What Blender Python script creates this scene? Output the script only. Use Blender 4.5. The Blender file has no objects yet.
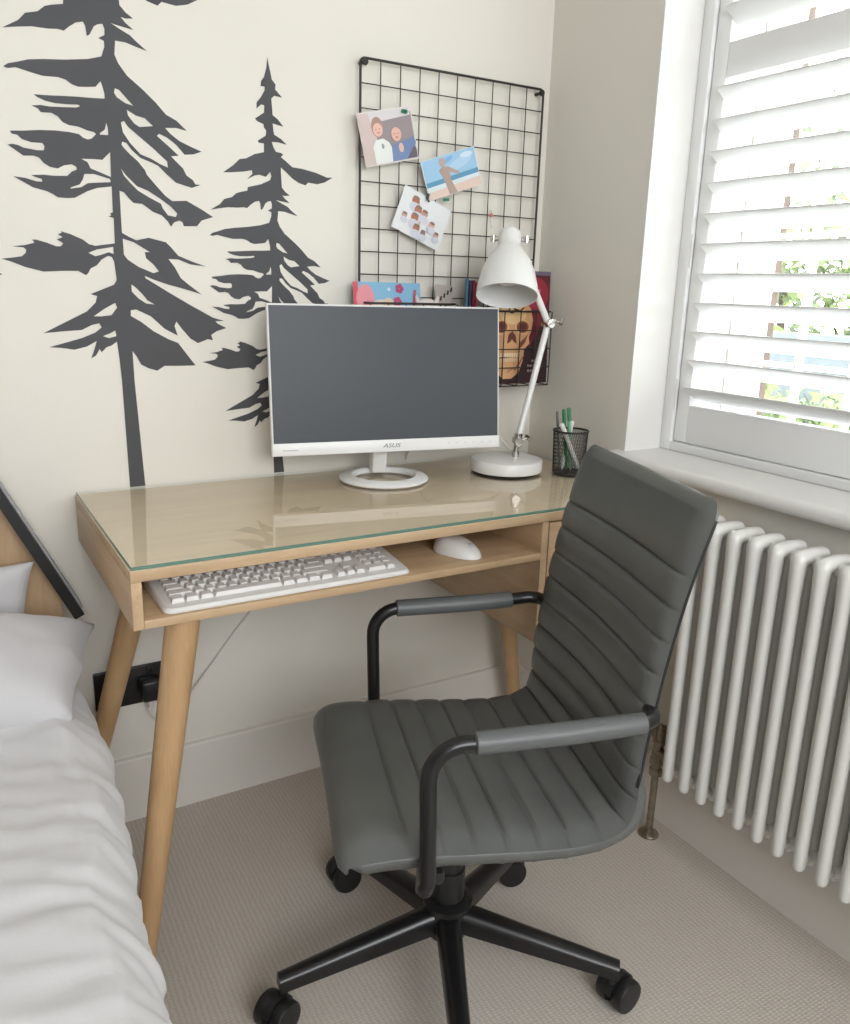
import bpy, bmesh, math, random
from mathutils import Vector, Matrix, noise
random.seed(7)
PI = math.pi
scene = bpy.context.scene
C = scene.collection

# ------------------------------------------------------------ camera
cam_data = bpy.data.cameras.new('camera')
cam = bpy.data.objects.new('camera', cam_data); C.objects.link(cam)
PAN, TILT, ROLL, FPX = 0.5404, -0.2658, 0.0281, 826.52
F_ = Vector((math.sin(PAN)*math.cos(TILT), math.cos(PAN)*math.cos(TILT), math.sin(TILT)))
R_ = Vector((math.cos(PAN), -math.sin(PAN), 0)); U_ = R_.cross(F_)
R2 = math.cos(ROLL)*R_ + math.sin(ROLL)*U_; U2 = -math.sin(ROLL)*R_ + math.cos(ROLL)*U_
M4 = Matrix((R2, U2, -F_)).transposed().to_4x4()
M4.translation = Vector((0.2904, -1.7124, 1.1696))
cam.matrix_world = M4
cam_data.sensor_fit = 'HORIZONTAL'; cam_data.sensor_width = 36.0
cam_data.lens = FPX/850*36.0
cam_data.clip_start = 0.02
scene.camera = cam

# ------------------------------------------------------------ colour management, sky, daylight, fill light
scene.view_settings.view_transform = 'Standard'
scene.view_settings.look = 'None'
scene.view_settings.gamma = 1.0
scene.view_settings.use_curve_mapping = False
scene.view_settings.exposure = 0.24
world = bpy.data.worlds.new('sky'); scene.world = world; world.use_nodes = True
bgn = world.node_tree.nodes['Background']
bgn.inputs['Color'].default_value = (0.93, 0.97, 1.0, 1)
bgn.inputs['Strength'].default_value = 11.0

def area_light(name, loc, direction, sx, sy, power, color=(1, 1, 1), portal=False):
    d = bpy.data.lights.new(name, 'AREA'); d.shape = 'RECTANGLE'; d.size = sx; d.size_y = sy
    d.energy = power; d.color = color
    o = bpy.data.objects.new(name, d); C.objects.link(o); o.location = loc
    o.rotation_euler = Vector(direction).to_track_quat('-Z', 'Y').to_euler()
    if portal: d.cycles.is_portal = True
    return o
# portal: guides the renderer's sampling of the sky through the window opening (gives off no light itself)
area_light('window_sky_portal', (1.915, -1.25, 1.46), (1, 0, 0), 1.3, 1.8, 0, portal=True)
# fill light added behind the photographer; no window is built there
area_light('rear_fill_light', (0.45, -3.4, 1.75), (-0.06, 1, -0.12), 1.8, 1.2, 54, (0.95, 0.975, 1.0))

# ------------------------------------------------------------ materials
def srgb(r, g, b):
    f = lambda c: (c/255/12.92) if c/255 <= 0.04045 else ((c/255+0.055)/1.055)**2.4
    return (f(r), f(g), f(b), 1)
def mat(name, col, rough=0.5, metal=0.0, coat=0.0, var=0.0, vscale=6.0, bump=0.0, bscale=200.0, spec=0.5, emit=None, trans=0.0, sheen=0.0):
    m = bpy.data.materials.new(name); m.use_nodes = True
    nt = m.node_tree; p = nt.nodes['Principled BSDF']
    p.inputs['Base Color'].default_value = col
    p.inputs['Roughness'].default_value = rough
    p.inputs['Metallic'].default_value = metal
    p.inputs['Coat Weight'].default_value = coat
    p.inputs['Specular IOR Level'].default_value = spec
    p.inputs['Sheen Weight'].default_value = sheen
    tc = nt.nodes.new('ShaderNodeTexCoord')
    if var > 0:
        n = nt.nodes.new('ShaderNodeTexNoise'); n.inputs['Scale'].default_value = vscale; n.inputs['Detail'].default_value = 3
        nt.links.new(tc.outputs['Object'], n.inputs['Vector'])
        r = nt.nodes.new('ShaderNodeMapRange'); r.inputs['From Min'].default_value = 0.3; r.inputs['From Max'].default_value = 0.7
        r.inputs['To Min'].default_value = 1-var; r.inputs['To Max'].default_value = 1+var
        nt.links.new(n.outputs['Fac'], r.inputs['Value'])
        mx = nt.nodes.new('ShaderNodeVectorMath'); mx.operation = 'SCALE'; mx.inputs[0].default_value = col[:3]
        nt.links.new(r.outputs['Result'], mx.inputs['Scale']); nt.links.new(mx.outputs['Vector'], p.inputs['Base Color'])
    if bump > 0:
        n = nt.nodes.new('ShaderNodeTexNoise'); n.inputs['Scale'].default_value = bscale; n.inputs['Detail'].default_value = 4
        nt.links.new(tc.outputs['Object'], n.inputs['Vector'])
        b = nt.nodes.new('ShaderNodeBump'); b.inputs['Strength'].default_value = bump; b.inputs['Distance'].default_value = 0.002
        nt.links.new(n.outputs['Fac'], b.inputs['Height']); nt.links.new(b.outputs['Normal'], p.inputs['Normal'])
    return m
def wood(name, light, dark, axis='X', grain=1.0, rough=0.42):
    m = bpy.data.materials.new(name); m.use_nodes = True
    nt = m.node_tree; p = nt.nodes['Principled BSDF']; p.inputs['Roughness'].default_value = rough
    tc = nt.nodes.new('ShaderNodeTexCoord'); mp = nt.nodes.new('ShaderNodeMapping')
    sc = {'X': (1.2, 14, 14), 'Y': (14, 1.2, 14), 'Z': (14, 14, 1.2)}[axis]
    mp.inputs['Scale'].default_value = [s*grain for s in sc]
    nt.links.new(tc.outputs['Object'], mp.inputs['Vector'])
    n = nt.nodes.new('ShaderNodeTexNoise'); n.inputs['Scale'].default_value = 2.2; n.inputs['Detail'].default_value = 6; n.inputs['Distortion'].default_value = 0.6
    nt.links.new(mp.outputs['Vector'], n.inputs['Vector'])
    mp2 = nt.nodes.new('ShaderNodeMapping'); mp2.inputs['Scale'].default_value = [s*6*grain for s in sc]
    nt.links.new(tc.outputs['Object'], mp2.inputs['Vector'])
    n2 = nt.nodes.new('ShaderNodeTexNoise'); n2.inputs['Scale'].default_value = 4; n2.inputs['Detail'].default_value = 3
    nt.links.new(mp2.outputs['Vector'], n2.inputs['Vector'])
    ad = nt.nodes.new('ShaderNodeMath'); ad.operation = 'MULTIPLY_ADD'; ad.inputs[1].default_value = 0.35
    nt.links.new(n2.outputs['Fac'], ad.inputs[0]); nt.links.new(n.outputs['Fac'], ad.inputs[2])
    cr = nt.nodes.new('ShaderNodeValToRGB'); cr.color_ramp.elements[0].position = 0.42; cr.color_ramp.elements[0].color = dark
    cr.color_ramp.elements[1].position = 0.86; cr.color_ramp.elements[1].color = light
    nt.links.new(ad.outputs[0], cr.inputs['Fac']); nt.links.new(cr.outputs['Color'], p.inputs['Base Color'])
    b = nt.nodes.new('ShaderNodeBump'); b.inputs['Strength'].default_value = 0.08; b.inputs['Distance'].default_value = 0.001
    nt.links.new(n2.outputs['Fac'], b.inputs['Height']); nt.links.new(b.outputs['Normal'], p.inputs['Normal'])
    return m
def glass(name, tint, refl=1.0, rough=0.0):
    m = bpy.data.materials.new(name); m.use_nodes = True; nt = m.node_tree
    nt.nodes.remove(nt.nodes['Principled BSDF'])
    t = nt.nodes.new('ShaderNodeBsdfTransparent'); t.inputs['Color'].default_value = tint
    g = nt.nodes.new('ShaderNodeBsdfGlossy'); g.inputs['Roughness'].default_value = rough
    fr = nt.nodes.new('ShaderNodeFresnel'); fr.inputs['IOR'].default_value = 1.5
    ml = nt.nodes.new('ShaderNodeMath'); ml.operation = 'MULTIPLY'; ml.inputs[1].default_value = refl; ml.use_clamp = True
    mx = nt.nodes.new('ShaderNodeMixShader')
    ge = nt.nodes.new('ShaderNodeNewGeometry'); iv = nt.nodes.new('ShaderNodeMath'); iv.operation = 'SUBTRACT'; iv.inputs[0].default_value = refl
    ms = nt.nodes.new('ShaderNodeMath'); ms.operation = 'MULTIPLY'; ms.inputs[1].default_value = refl
    nt.links.new(ge.outputs['Backfacing'], ms.inputs[0]); nt.links.new(ms.outputs[0], iv.inputs[1]); nt.links.new(iv.outputs[0], ml.inputs[1])
    nt.links.new(fr.outputs[0], ml.inputs[0]); nt.links.new(ml.outputs[0], mx.inputs[0])
    nt.links.new(t.outputs[0], mx.inputs[1]); nt.links.new(g.outputs[0], mx.inputs[2])
    nt.links.new(mx.outputs[0], nt.nodes['Material Output'].inputs['Surface'])
    return m

M = {}
M['wall'] = mat('wall_paint', (0.77, 0.735, 0.665, 1), 0.75, var=0.012, vscale=2, bump=0.08, bscale=140)
M['wall_far'] = mat('wall_paint_darkened', (0.24, 0.22, 0.19, 1), 0.8, var=0.012, vscale=2)  # left and front walls, out of view, darkened to cut bounced light
M['white_paint'] = mat('white_paint', (0.80, 0.785, 0.76, 1), 0.38, var=0.01, vscale=4)
M['skirting'] = mat('skirting_paint', (0.79, 0.755, 0.70, 1), 0.45)
M['shutter'] = mat('shutter_paint', (0.87, 0.87, 0.865, 1), 0.4)
M['ceiling'] = mat('ceiling_paint', (0.72, 0.71, 0.69, 1), 0.8)
M['radiator'] = mat('radiator_enamel', (0.80, 0.79, 0.755, 1), 0.32, coat=0.2)
M['pewter'] = mat('antique_pewter', (0.33, 0.275, 0.22, 1), 0.38, metal=0.9, var=0.25, vscale=60)
M['decal'] = mat('matt_black_vinyl', (0.062, 0.062, 0.068, 1), 0.62)
M['oak'] = wood('oak_along_x', (0.62, 0.44, 0.27, 1), (0.47, 0.315, 0.18, 1), 'X')
M['oak_top'] = wood('oak_top_brightened', (0.88, 0.70, 0.50, 1), (0.77, 0.60, 0.42, 1), 'X')  # same oak, coloured paler on the top face to offset dimming under the glass
M['oak_y'] = wood('oak_along_y', (0.62, 0.44, 0.27, 1), (0.47, 0.315, 0.18, 1), 'Y')
M['oak_z'] = wood('oak_along_z', (0.58, 0.375, 0.20, 1), (0.46, 0.28, 0.135, 1), 'Z')
M['oak_head'] = wood('headboard_oak', (0.55, 0.38, 0.23, 1), (0.42, 0.27, 0.15, 1), 'Z')
M['desk_glass'] = glass('desk_glass', (0.985, 0.995, 0.99, 1), 1.05)
M['glass_edge'] = mat('glass_edge', (0.13, 0.24, 0.19, 1), 0.15)
M['pane'] = glass('window_glass', (0.97, 0.98, 0.98, 1), 1.0)
M['white_plastic'] = mat('white_plastic', (0.80, 0.79, 0.77, 1), 0.35)
M['white_key'] = mat('keycap_white', (0.76, 0.735, 0.72, 1), 0.42)
M['white_metal'] = mat('white_enamel', (0.80, 0.795, 0.78, 1), 0.35, coat=0.2)
M['screen'] = mat('screen_off', (0.075, 0.083, 0.095, 1), 0.36, spec=0.22)
M['bezel'] = mat('monitor_bezel', (0.82, 0.815, 0.80, 1), 0.3)
M['grey_print'] = mat('grey_print', (0.16, 0.16, 0.17, 1), 0.5)
M['pale_print'] = mat('pale_print', (0.55, 0.55, 0.55, 1), 0.5)
M['black_metal'] = mat('black_metal', (0.012, 0.012, 0.013, 1), 0.34, metal=0.2, coat=0.25)
M['black_wire'] = mat('black_wire', (0.02, 0.017, 0.015, 1), 0.45)
M['black_plastic'] = mat('black_plastic', (0.013, 0.013, 0.014, 1), 0.42)
M['leather'] = mat('grey_leather', (0.122, 0.127, 0.120, 1), 0.36, var=0.07, vscale=14, bump=0.12, bscale=420)
M['sleeve'] = mat('grey_sleeve', (0.12, 0.128, 0.128, 1), 0.42, bump=0.1, bscale=400)
M['piping'] = mat('black_piping', (0.015, 0.015, 0.016, 1), 0.4)
M['chrome'] = mat('brushed_steel', (0.62, 0.60, 0.57, 1), 0.25, metal=1.0)
M['linen'] = mat('white_linen', (0.64, 0.63, 0.635, 1), 0.85, sheen=0.3, bump=0.12, bscale=260)
M['pillow'] = mat('pillow_cotton', (0.61, 0.60, 0.615, 1), 0.85, sheen=0.2, bump=0.1, bscale=240)
M['mattress'] = mat('mattress_cloth', (0.7, 0.69, 0.67, 1), 0.9)
M['socket'] = mat('socket_black', (0.012, 0.012, 0.013, 1), 0.3)
M['cable'] = mat('white_cable', (0.68, 0.67, 0.64, 1), 0.5)

# carpet: woven loop pile
def carpet():
    m = bpy.data.materials.new('carpet_loop'); m.use_nodes = True; nt = m.node_tree
    p = nt.nodes['Principled BSDF']; p.inputs['Roughness'].default_value = 0.95; p.inputs['Specular IOR Level'].default_value = 0.15
    tc = nt.nodes.new('ShaderNodeTexCoord'); mp = nt.nodes.new('ShaderNodeMapping')
    mp.inputs['Rotation'].default_value = (0, 0, 0.02); nt.links.new(tc.outputs['Object'], mp.inputs['Vector'])
    def wave(direction, scale):
        w = nt.nodes.new('ShaderNodeTexWave'); w.bands_direction = direction; w.inputs['Scale'].default_value = scale
        w.inputs['Distortion'].default_value = 2.2; w.inputs['Detail'].default_value = 2; w.inputs['Detail Scale'].default_value = 1.5
        nt.links.new(mp.outputs['Vector'], w.inputs['Vector']); return w
    a = wave('X', 34); b = wave('Y', 56)
    mu = nt.nodes.new('ShaderNodeMath'); mu.operation = 'MULTIPLY'
    nt.links.new(a.outputs['Fac'], mu.inputs[0]); nt.links.new(b.outputs['Fac'], mu.inputs[1])
    n = nt.nodes.new('ShaderNodeTexNoise'); n.inputs['Scale'].default_value = 200; n.inputs['Detail'].default_value = 2
    nt.links.new(tc.outputs['Object'], n.inputs['Vector'])
    ad = nt.nodes.new('ShaderNodeMath'); ad.operation = 'MULTIPLY_ADD'; ad.inputs[1].default_value = 0.8
    nt.links.new(n.outputs['Fac'], ad.inputs[0]); nt.links.new(mu.outputs[0], ad.inputs[2])
    cr = nt.nodes.new('ShaderNodeValToRGB')
    cr.color_ramp.elements[0].position = 0.15; cr.color_ramp.elements[0].color = (0.50, 0.45, 0.395, 1)
    cr.color_ramp.elements[1].position = 0.95; cr.color_ramp.elements[1].color = (0.66, 0.605, 0.54, 1)
    nt.links.new(ad.outputs[0], cr.inputs['Fac']); nt.links.new(cr.outputs['Color'], p.inputs['Base Color'])
    bp = nt.nodes.new('ShaderNodeBump'); bp.inputs['Strength'].default_value = 0.3; bp.inputs['Distance'].default_value = 0.003
    nt.links.new(ad.outputs[0], bp.inputs['Height']); nt.links.new(bp.outputs['Normal'], p.inputs['Normal'])
    return m
M['carpet'] = carpet()
_pc = {}
def paint(col, rough=0.6):
    k = (tuple(col), rough)
    if k not in _pc: _pc[k] = mat('print_%02d' % len(_pc), srgb(*col), rough)
    return _pc[k]

# ------------------------------------------------------------ mesh helpers
class MB:
    """collects shapes (world or local coordinates) and links them as one mesh"""
    def __init__(s): s.v = []; s.f = []; s.mi = []; s.sm = []
    def add(s, vs, fs, mi=0, smooth=False):
        o = len(s.v); s.v += [Vector(v) for v in vs]
        for f in fs: s.f.append([i+o for i in f]); s.mi.append(mi); s.sm.append(smooth)
        return s
    def bm(s, bm, mi=0, smooth=False, mx=None):
        bm.verts.ensure_lookup_table(); bm.verts.index_update()
        vs = [(mx @ v.co) if mx else v.co.copy() for v in bm.verts]
        s.add(vs, [[v.index for v in f.verts] for f in bm.faces], mi, smooth); bm.free(); return s
    def box(s, lo, hi, bev=0.0, mi=0, mx=None, seg=2):
        bm = bmesh.new(); bmesh.ops.create_cube(bm, size=1)
        for v in bm.verts:
            v.co = Vector([(lo[i]+hi[i])/2 + v.co[i]*(hi[i]-lo[i]) for i in range(3)])
        if bev > 0: bmesh.ops.bevel(bm, geom=bm.edges[:], offset=bev, segments=seg, affect='EDGES', profile=0.5)
        return s.bm(bm, mi, bev > 0, mx)
    def tube(s, pts, r, n=12, mi=0, closed=False, caps=True, ends_round=False):
        pts = [Vector(p) for p in pts]; N = len(pts)
        rs = r if isinstance(r, (list, tuple)) else [r]*N
        if ends_round:
            a = (pts[0]-pts[1]).normalized(); b = (pts[-1]-pts[-2]).normalized()
            pre = [(pts[0]+a*rs[0]*math.sin(t), rs[0]*math.cos(t)) for t in (1.5, 1.2, 0.8, 0.4)]
            post = [(pts[-1]+b*rs[-1]*math.sin(t), rs[-1]*math.cos(t)) for t in (0.4, 0.8, 1.2, 1.5)]
            rs = [q[1] for q in pre]+list(rs)+[q[1] for q in post]
            pts = [q[0] for q in pre]+pts+[q[0] for q in post]; N = len(pts)
        T = []
        for i in range(N):
            if closed: t = pts[(i+1) % N]-pts[i-1]
            else: t = pts[min(i+1, N-1)]-pts[max(i-1, 0)]
            T.append(t.normalized() if t.length > 1e-9 else Vector((0, 0, 1)))
        u = T[0].orthogonal().normalized(); vs = []
        for i in range(N):
            u = (u - T[i]*u.dot(T[i])).normalized() if (u - T[i]*u.dot(T[i])).length > 1e-6 else T[i].orthogonal().normalized()
            w = T[i].cross(u)
            for k in range(n):
                a = 2*PI*k/n; vs.append(pts[i]+(u*math.cos(a)+w*math.sin(a))*rs[i])
        fs = []
        for i in range(N if closed else N-1):
            j = (i+1) % N
            for k in range(n): fs.append([i*n+k, i*n+(k+1) % n, j*n+(k+1) % n, j*n+k])
        if caps and not closed:
            fs.append([k for k in range(n)][::-1]); fs.append([(N-1)*n+k for k in range(n)])
        return s.add(vs, fs, mi, True)
    def lathe(s, prof, n=32, mi=0, mx=None, closed=False):
        """prof: (radius, height) pairs, about z"""
        vs = []; fs = []; P = len(prof)
        for (r, z) in prof:
            for k in range(n):
                a = 2*PI*k/n; v = Vector((r*math.cos(a), r*math.sin(a), z)); vs.append(mx @ v if mx else v)
        for i in range(P-1 if not closed else P):
            j = (i+1) % P
            for k in range(n): fs.append([i*n+k, i*n+(k+1) % n, j*n+(k+1) % n, j*n+k])
        if not closed:
            if prof[0][0] > 1e-5: fs.append([k for k in range(n)][::-1])
            if prof[-1][0] > 1e-5: fs.append([(P-1)*n+k for k in range(n)])
        return s.add(vs, fs, mi, True)
    def prism(s, poly, d, axis='Y', at=0.0, mi=0, mx=None):
        """poly in the plane across axis, thickness d from at"""
        def P(p, t):
            v = {'Y': Vector((p[0], t, p[1])), 'Z': Vector((p[0], p[1], t)), 'X': Vector((t, p[0], p[1]))}[axis]
            return mx @ v if mx else v
        n = len(poly); vs = [P(p, at) for p in poly]+[P(p, at+d) for p in poly]
        fs = [list(range(n))[::-1], [n+i for i in range(n)]]+[[i, (i+1) % n, n+(i+1) % n, n+i] for i in range(n)]
        return s.add(vs, fs, mi, False)
    def build(s, name, mats, parent=None, angle=40, local=False):
        me = bpy.data.meshes.new(name)
        off = Vector((0, 0, 0))
        if parent and not local:
            r = parent
            while r.parent: r = r.parent
            off = r.location
        me.from_pydata([v-off for v in s.v], [], s.f)
        mats = mats if isinstance(mats, (list, tuple)) else [mats]
        for m in mats: me.materials.append(m)
        me.polygons.foreach_set('material_index', s.mi)
        me.polygons.foreach_set('use_smooth', s.sm)
        me.update()
        b = bmesh.new(); b.from_mesh(me); bmesh.ops.recalc_face_normals(b, faces=b.faces[:])
        for e in b.edges:
            if len(e.link_faces) == 2 and e.calc_face_angle(0) > math.radians(angle): e.smooth = False
        b.to_mesh(me); b.free()
        o = bpy.data.objects.new(name, me); C.objects.link(o)
        if parent: o.parent = parent
        return o
def thing(name, label, cat, loc=(0, 0, 0), rz=0.0, group=None):
    o = bpy.data.objects.new(name, None); C.objects.link(o); o.location = loc; o.rotation_euler = (0, 0, rz)
    o.empty_display_size = 0.05; tag(o, label, cat, group); return o
def tag(o, label, cat, group=None):
    o['label'] = label; o['category'] = cat
    if group: o['group'] = group
    return o
def struct(o): o['kind'] = 'structure'; return o
def mesh(name, mats, parent=None, **k):  # shorthand for a box part
    return MB().box(k['lo'], k['hi'], k.get('bev', 0)).build(name, mats, parent)
def arc(c, u, v, r, a0, a1, n=8):
    c, u, v = Vector(c), Vector(u), Vector(v)
    return [c+u*r*math.cos(a0+(a1-a0)*i/n)+v*r*math.sin(a0+(a1-a0)*i/n) for i in range(n+1)]
def text_mesh(name, body, size, m, parent, mx, extrude=0.0003, shear=0.0, align='CENTER'):
    cu = bpy.data.curves.new(name, 'FONT'); cu.body = body; cu.size = size; cu.extrude = extrude; cu.shear = shear
    cu.align_x = align; cu.align_y = 'CENTER'
    t = bpy.data.objects.new(name, cu); C.objects.link(t)
    bpy.context.view_layer.update()
    dg = bpy.context.evaluated_depsgraph_get(); me = bpy.data.meshes.new_from_object(t.evaluated_get(dg))
    bpy.data.objects.remove(t); me.transform(mx); me.materials.clear(); me.materials.append(m)
    o = bpy.data.objects.new(name, me); C.objects.link(o)
    if parent: o.parent = parent
    return o

# ============================================================ THE ROOM
XW = 1.63            # window wall
CEIL = 2.42
XL, YR = -2.3, -3.6  # left wall, rear wall
WY0, WY1, WZ0, WZ1 = -0.351, -2.15, 0.79, 2.16   # window recess

def sbox(name, lo, hi, m, bev=0): return struct(MB().box(lo, hi, bev).build(name, m))
sbox('floor', (XL, YR, -0.08), (XW+0.36, 0.12, 0.0), M['carpet'])
sbox('ceiling', (XL, YR, CEIL), (XW+0.36, 0.12, CEIL+0.1), M['ceiling'])
sbox('wall_back', (XL, 0, 0), (XW, 0.12, CEIL), M['wall'])
sbox('wall_left', (XL-0.12, YR, 0), (XL, 0.12, CEIL), M['wall_far'])
sbox('wall_front', (XL, YR-0.12, 0), (XW+0.36, YR, CEIL), M['wall_far'])
w = MB()
w.box((XW, WY1, 0), (XW+0.36, WY0, WZ0)); w.box((XW, WY1, WZ1), (XW+0.36, WY0, CEIL))
w.box((XW, WY0, 0), (XW+0.36, 0.12, CEIL)); w.box((XW, YR, 0), (XW+0.36, WY1, CEIL))
struct(w.build('wall_right', M['wall']))
# painted lining of the recess (white reveal)
r = MB()
r.box((XW-0.0006, WY0-0.004, WZ0), (1.93, WY0+0.0, WZ1)); r.box((XW-0.0006, WY1, WZ0), (1.93, WY1+0.004, WZ1)); r.box((XW-0.0006, WY1, WZ1-0.004), (1.93, WY0, WZ1))
struct(r.build('trim_1', M['white_paint']))

def skirting(name, p0, p1, nrm):
    p0, p1, nrm = Vector(p0), Vector(p1), Vector(nrm)
    prof = [(0, 0), (0.015, 0), (0.015, 0.1475), (0.0135, 0.1502), (0.011, 0.1513), (0, 0.1513)]
    vs = [p+nrm*a+Vector((0, 0, b)) for p in (p0, p1) for a, b in prof]; n = len(prof)
    fs = [[i, (i+1) % n, n+(i+1) % n, n+i] for i in range(n)]+[list(range(n)), [n+i for i in range(n)][::-1]]
    return struct(MB().add(vs, fs).build(name, M['skirting']))
skirting('baseboard_back', (XL, 0, 0), (XW, 0, 0), (0, -1, 0))
skirting('baseboard_right', (XW, -0.017, 0), (XW, YR, 0), (-1, 0, 0))
skirting('baseboard_left', (XL, -0.017, 0), (XL, YR, 0), (1, 0, 0))

# window sill board with a rounded nose
sl = MB()
prof = [(1.935, 0.79), (1.62, 0.79)]+[(1.602+0.016*math.cos(t), 0.806+0.016*math.sin(t)) for t in [PI*1.5-PI*i/8 for i in range(9)]]+[(1.935, 0.822)]
vs = [Vector((a, y, b)) for y in (WY0+0.018, WY1-0.02) for a, b in prof]; n = len(prof)
sl.add(vs, [[i, (i+1) % n, n+(i+1) % n, n+i] for i in range(n)]+[list(range(n)), [n+i for i in range(n)][::-1]], smooth=True)
sill = struct(sl.build('trim_2', M['white_paint'], angle=30))

# outer window: white frame, mullions, panes
wf = MB(); X0, X1 = 1.935, 1.985
def fr(y0, y1, z0, z1, x0=X0, x1=X1): wf.box((x0, min(y0, y1), z0), (x1, max(y0, y1), z1), 0.004)
fr(WY0, WY0-0.05, WZ0, WZ1); fr(WY1, WY1+0.05, WZ0, WZ1); fr(WY0-0.05, WY1+0.05, WZ0, WZ0+0.06); fr(WY0-0.05, WY1+0.05, WZ1-0.05, WZ1)
for yc in (-0.95, -1.55): fr(yc-0.03, yc+0.03, WZ0+0.06, WZ1-0.05)
for (a, b) in ((-0.401, -0.92), (-0.98, -1.52), (-1.58, -2.10)):     # sashes
    fr(a, a-0.022, WZ0+0.06, WZ1-0.05, X0+0.006, X1-0.004); fr(b, b+0.022, WZ0+0.06, WZ1-0.05, X0+0.006, X1-0.004)
    fr(a-0.022, b+0.022, WZ0+0.06, WZ0+0.09, X0+0.006, X1-0.004); fr(a-0.022, b+0.022, WZ1-0.08, WZ1-0.05, X0+0.006, X1-0.004)
    for zc in (1.02, 1.30, 1.58, 1.86): fr(a-0.022, b+0.022, zc-0.006, zc+0.006, X0+0.014, X1-0.014)
    for k in (1, 2, 3):
        yc = a+(b-a)*k/4; fr(yc-0.006, yc+0.006, WZ0+0.09, WZ1-0.08, X0+0.014, X1-0.014)
win = struct(wf.build('window_1', M['white_paint']))
p = MB(); p.box((1.959, WY1+0.05, WZ0+0.06), (1.963, WY0-0.05, WZ1-0.05)); p.build('pane', M['pane'], win)

# ------------------------------------------------------------ plantation shutters in the recess
SX = 1.745    # room face of the shutter panels
sf = MB(); fy0 = WY0-0.0045
sf.box((SX-0.008, fy0-0.03, 0.8225), (SX+0.04, fy0, WZ1-0.006), 0.003)
sf.box((SX-0.008, WY1+0.006, 0.8225), (SX+0.04, WY1+0.036, WZ1-0.006), 0.003)
sf.box((SX-0.008, WY1+0.036, 0.8225), (SX+0.04, fy0-0.03, 0.843), 0.003)
sf.box((SX-0.008, WY1+0.036, WZ1-0.03), (SX+0.04, fy0-0.03, WZ1-0.006), 0.003)
shf = thing('plantation_shutters', 'white slatted plantation shutters filling the window recess beside the desk', 'shutters', (SX, WY0-0.02, 0.8225))
sf.build('frame', M['shutter'], shf)
th = math.radians(32)
def louvre(y0, y1, zf):
    """zf: height of the room-side edge; the blade falls away towards the glass"""
    n = 12; L = 0.063; t = 0.0052
    c = Vector((1.72+L/2*math.cos(th), 0, zf-L/2*math.sin(th)))
    d = Vector((math.cos(th), 0, -math.sin(th))); u = Vector((math.sin(th), 0, math.cos(th)))
    sg = lambda v, e: math.copysign(abs(v)**e, v)
    prof = [c+d*(L/2*sg(math.cos(2*PI*k/20), 0.55))+u*(t*0.62*sg(math.sin(2*PI*k/20), 0.75)) for k in range(20)]
    vs = [p_+Vector((0, y, 0)) for y in (y0, y1) for p_ in prof]
    return MB().add(vs, [[k, (k+1) % 20, 20+(k+1) % 20, 20+k] for k in range(20)]+[list(range(20)), [20+k for k in range(20)][::-1]], smooth=True)
def shutter_panel(y0, y1):
    f = MB(); a, b = SX, SX+0.028; s_ = 0.036
    f.box((a, y0-s_, 0.8445), (b, y0, 2.127), 0.003); f.box((a, y1, 0.8445), (b, y1+s_, 2.127), 0.003)
    f.box((a, y1+s_, 0.8445), (b, y0-s_, 0.929), 0.002); f.box((a, y1+s_, 1.594), (b, y0-s_, 1.661), 0.002); f.box((a, y1+s_, 2.06), (b, y0-s_, 2.127), 0.002)
    t = f.build('shutter_panel', M['shutter'], shf)
    for zz in (0.95, 1.26, 1.98): MB().tube([(SX-0.004, y0+0.0015, zz-0.035), (SX-0.004, y0+0.0015, zz+0.035)], 0.0035, 8).build('hinge', M['white_metal'], t)
    for z in [0.972+0.0603*k for k in range(11)]+[1.722+0.0603*k for k in range(6)]:
        louvre(y0-s_-0.0012, y1+s_+0.0012, z).build('louvre', M['shutter'], t)
    return t
shutter_panel(-0.3885, -0.965); shutter_panel(-0.967, -1.543); shutter_panel(-1.545, -2.112)

# ============================================================ OUTSIDE THE WINDOW
M['brick'] = mat('brick_outside', (0.08, 0.05, 0.035, 1), 0.9, var=0.2, vscale=30)
M['leafA'] = mat('leaves_light_green', (0.085, 0.125, 0.025, 1), 0.6, var=0.4, vscale=3)
M['leafB'] = mat('leaves_mid_green', (0.075, 0.105, 0.04, 1), 0.6, var=0.4, vscale=3)
M['bark'] = mat('bark', (0.10, 0.07, 0.05, 1), 0.9, var=0.2)
M['render'] = mat('blue_grey_render', (0.085, 0.10, 0.108, 1), 0.8, var=0.08)
M['lawn'] = mat('lawn_grass', (0.07, 0.10, 0.03, 1), 0.9, var=0.3, vscale=5)
g = sbox('ground', (2.0, -16, -0.3), (22, 10, -0.18), M['lawn'])
br = MB(); br.box((1.996, -0.350, -0.2), (2.10, 2.2, 2.9), 0.003)
br2 = struct(br.build('wall_outer', M['brick']))
def leaves(n, centre, rad, size, seed):
    rnd = random.Random(seed); b = MB(); cx, cy, cz = centre
    for i in range(n):
        while True:
            d = Vector((rnd.uniform(-1, 1), rnd.uniform(-1, 1), rnd.uniform(-1, 1)))
            if 0.35 < d.length < 1: break
        p_ = Vector((cx+d.x*rad[0], cy+d.y*rad[1], cz+d.z*rad[2]))
        a = Vector((rnd.gauss(0, 1), rnd.gauss(0, 1), rnd.gauss(0, 1))).normalized(); c_ = a.orthogonal().normalized()
        s_ = size*rnd.uniform(0.6, 1.3)
        b.add([p_-a*s_, p_+c_*s_*0.45, p_+a*s_, p_-c_*s_*0.45], [[0, 1, 2, 3]])
    return b
gw = tag(MB().box((7.0, -4, -0.18), (7.2, 8.5, 0.86), 0.01).build('garden_wall', M['render']), 'low blue-grey garden wall seen between the shutter slats', 'wall')
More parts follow.
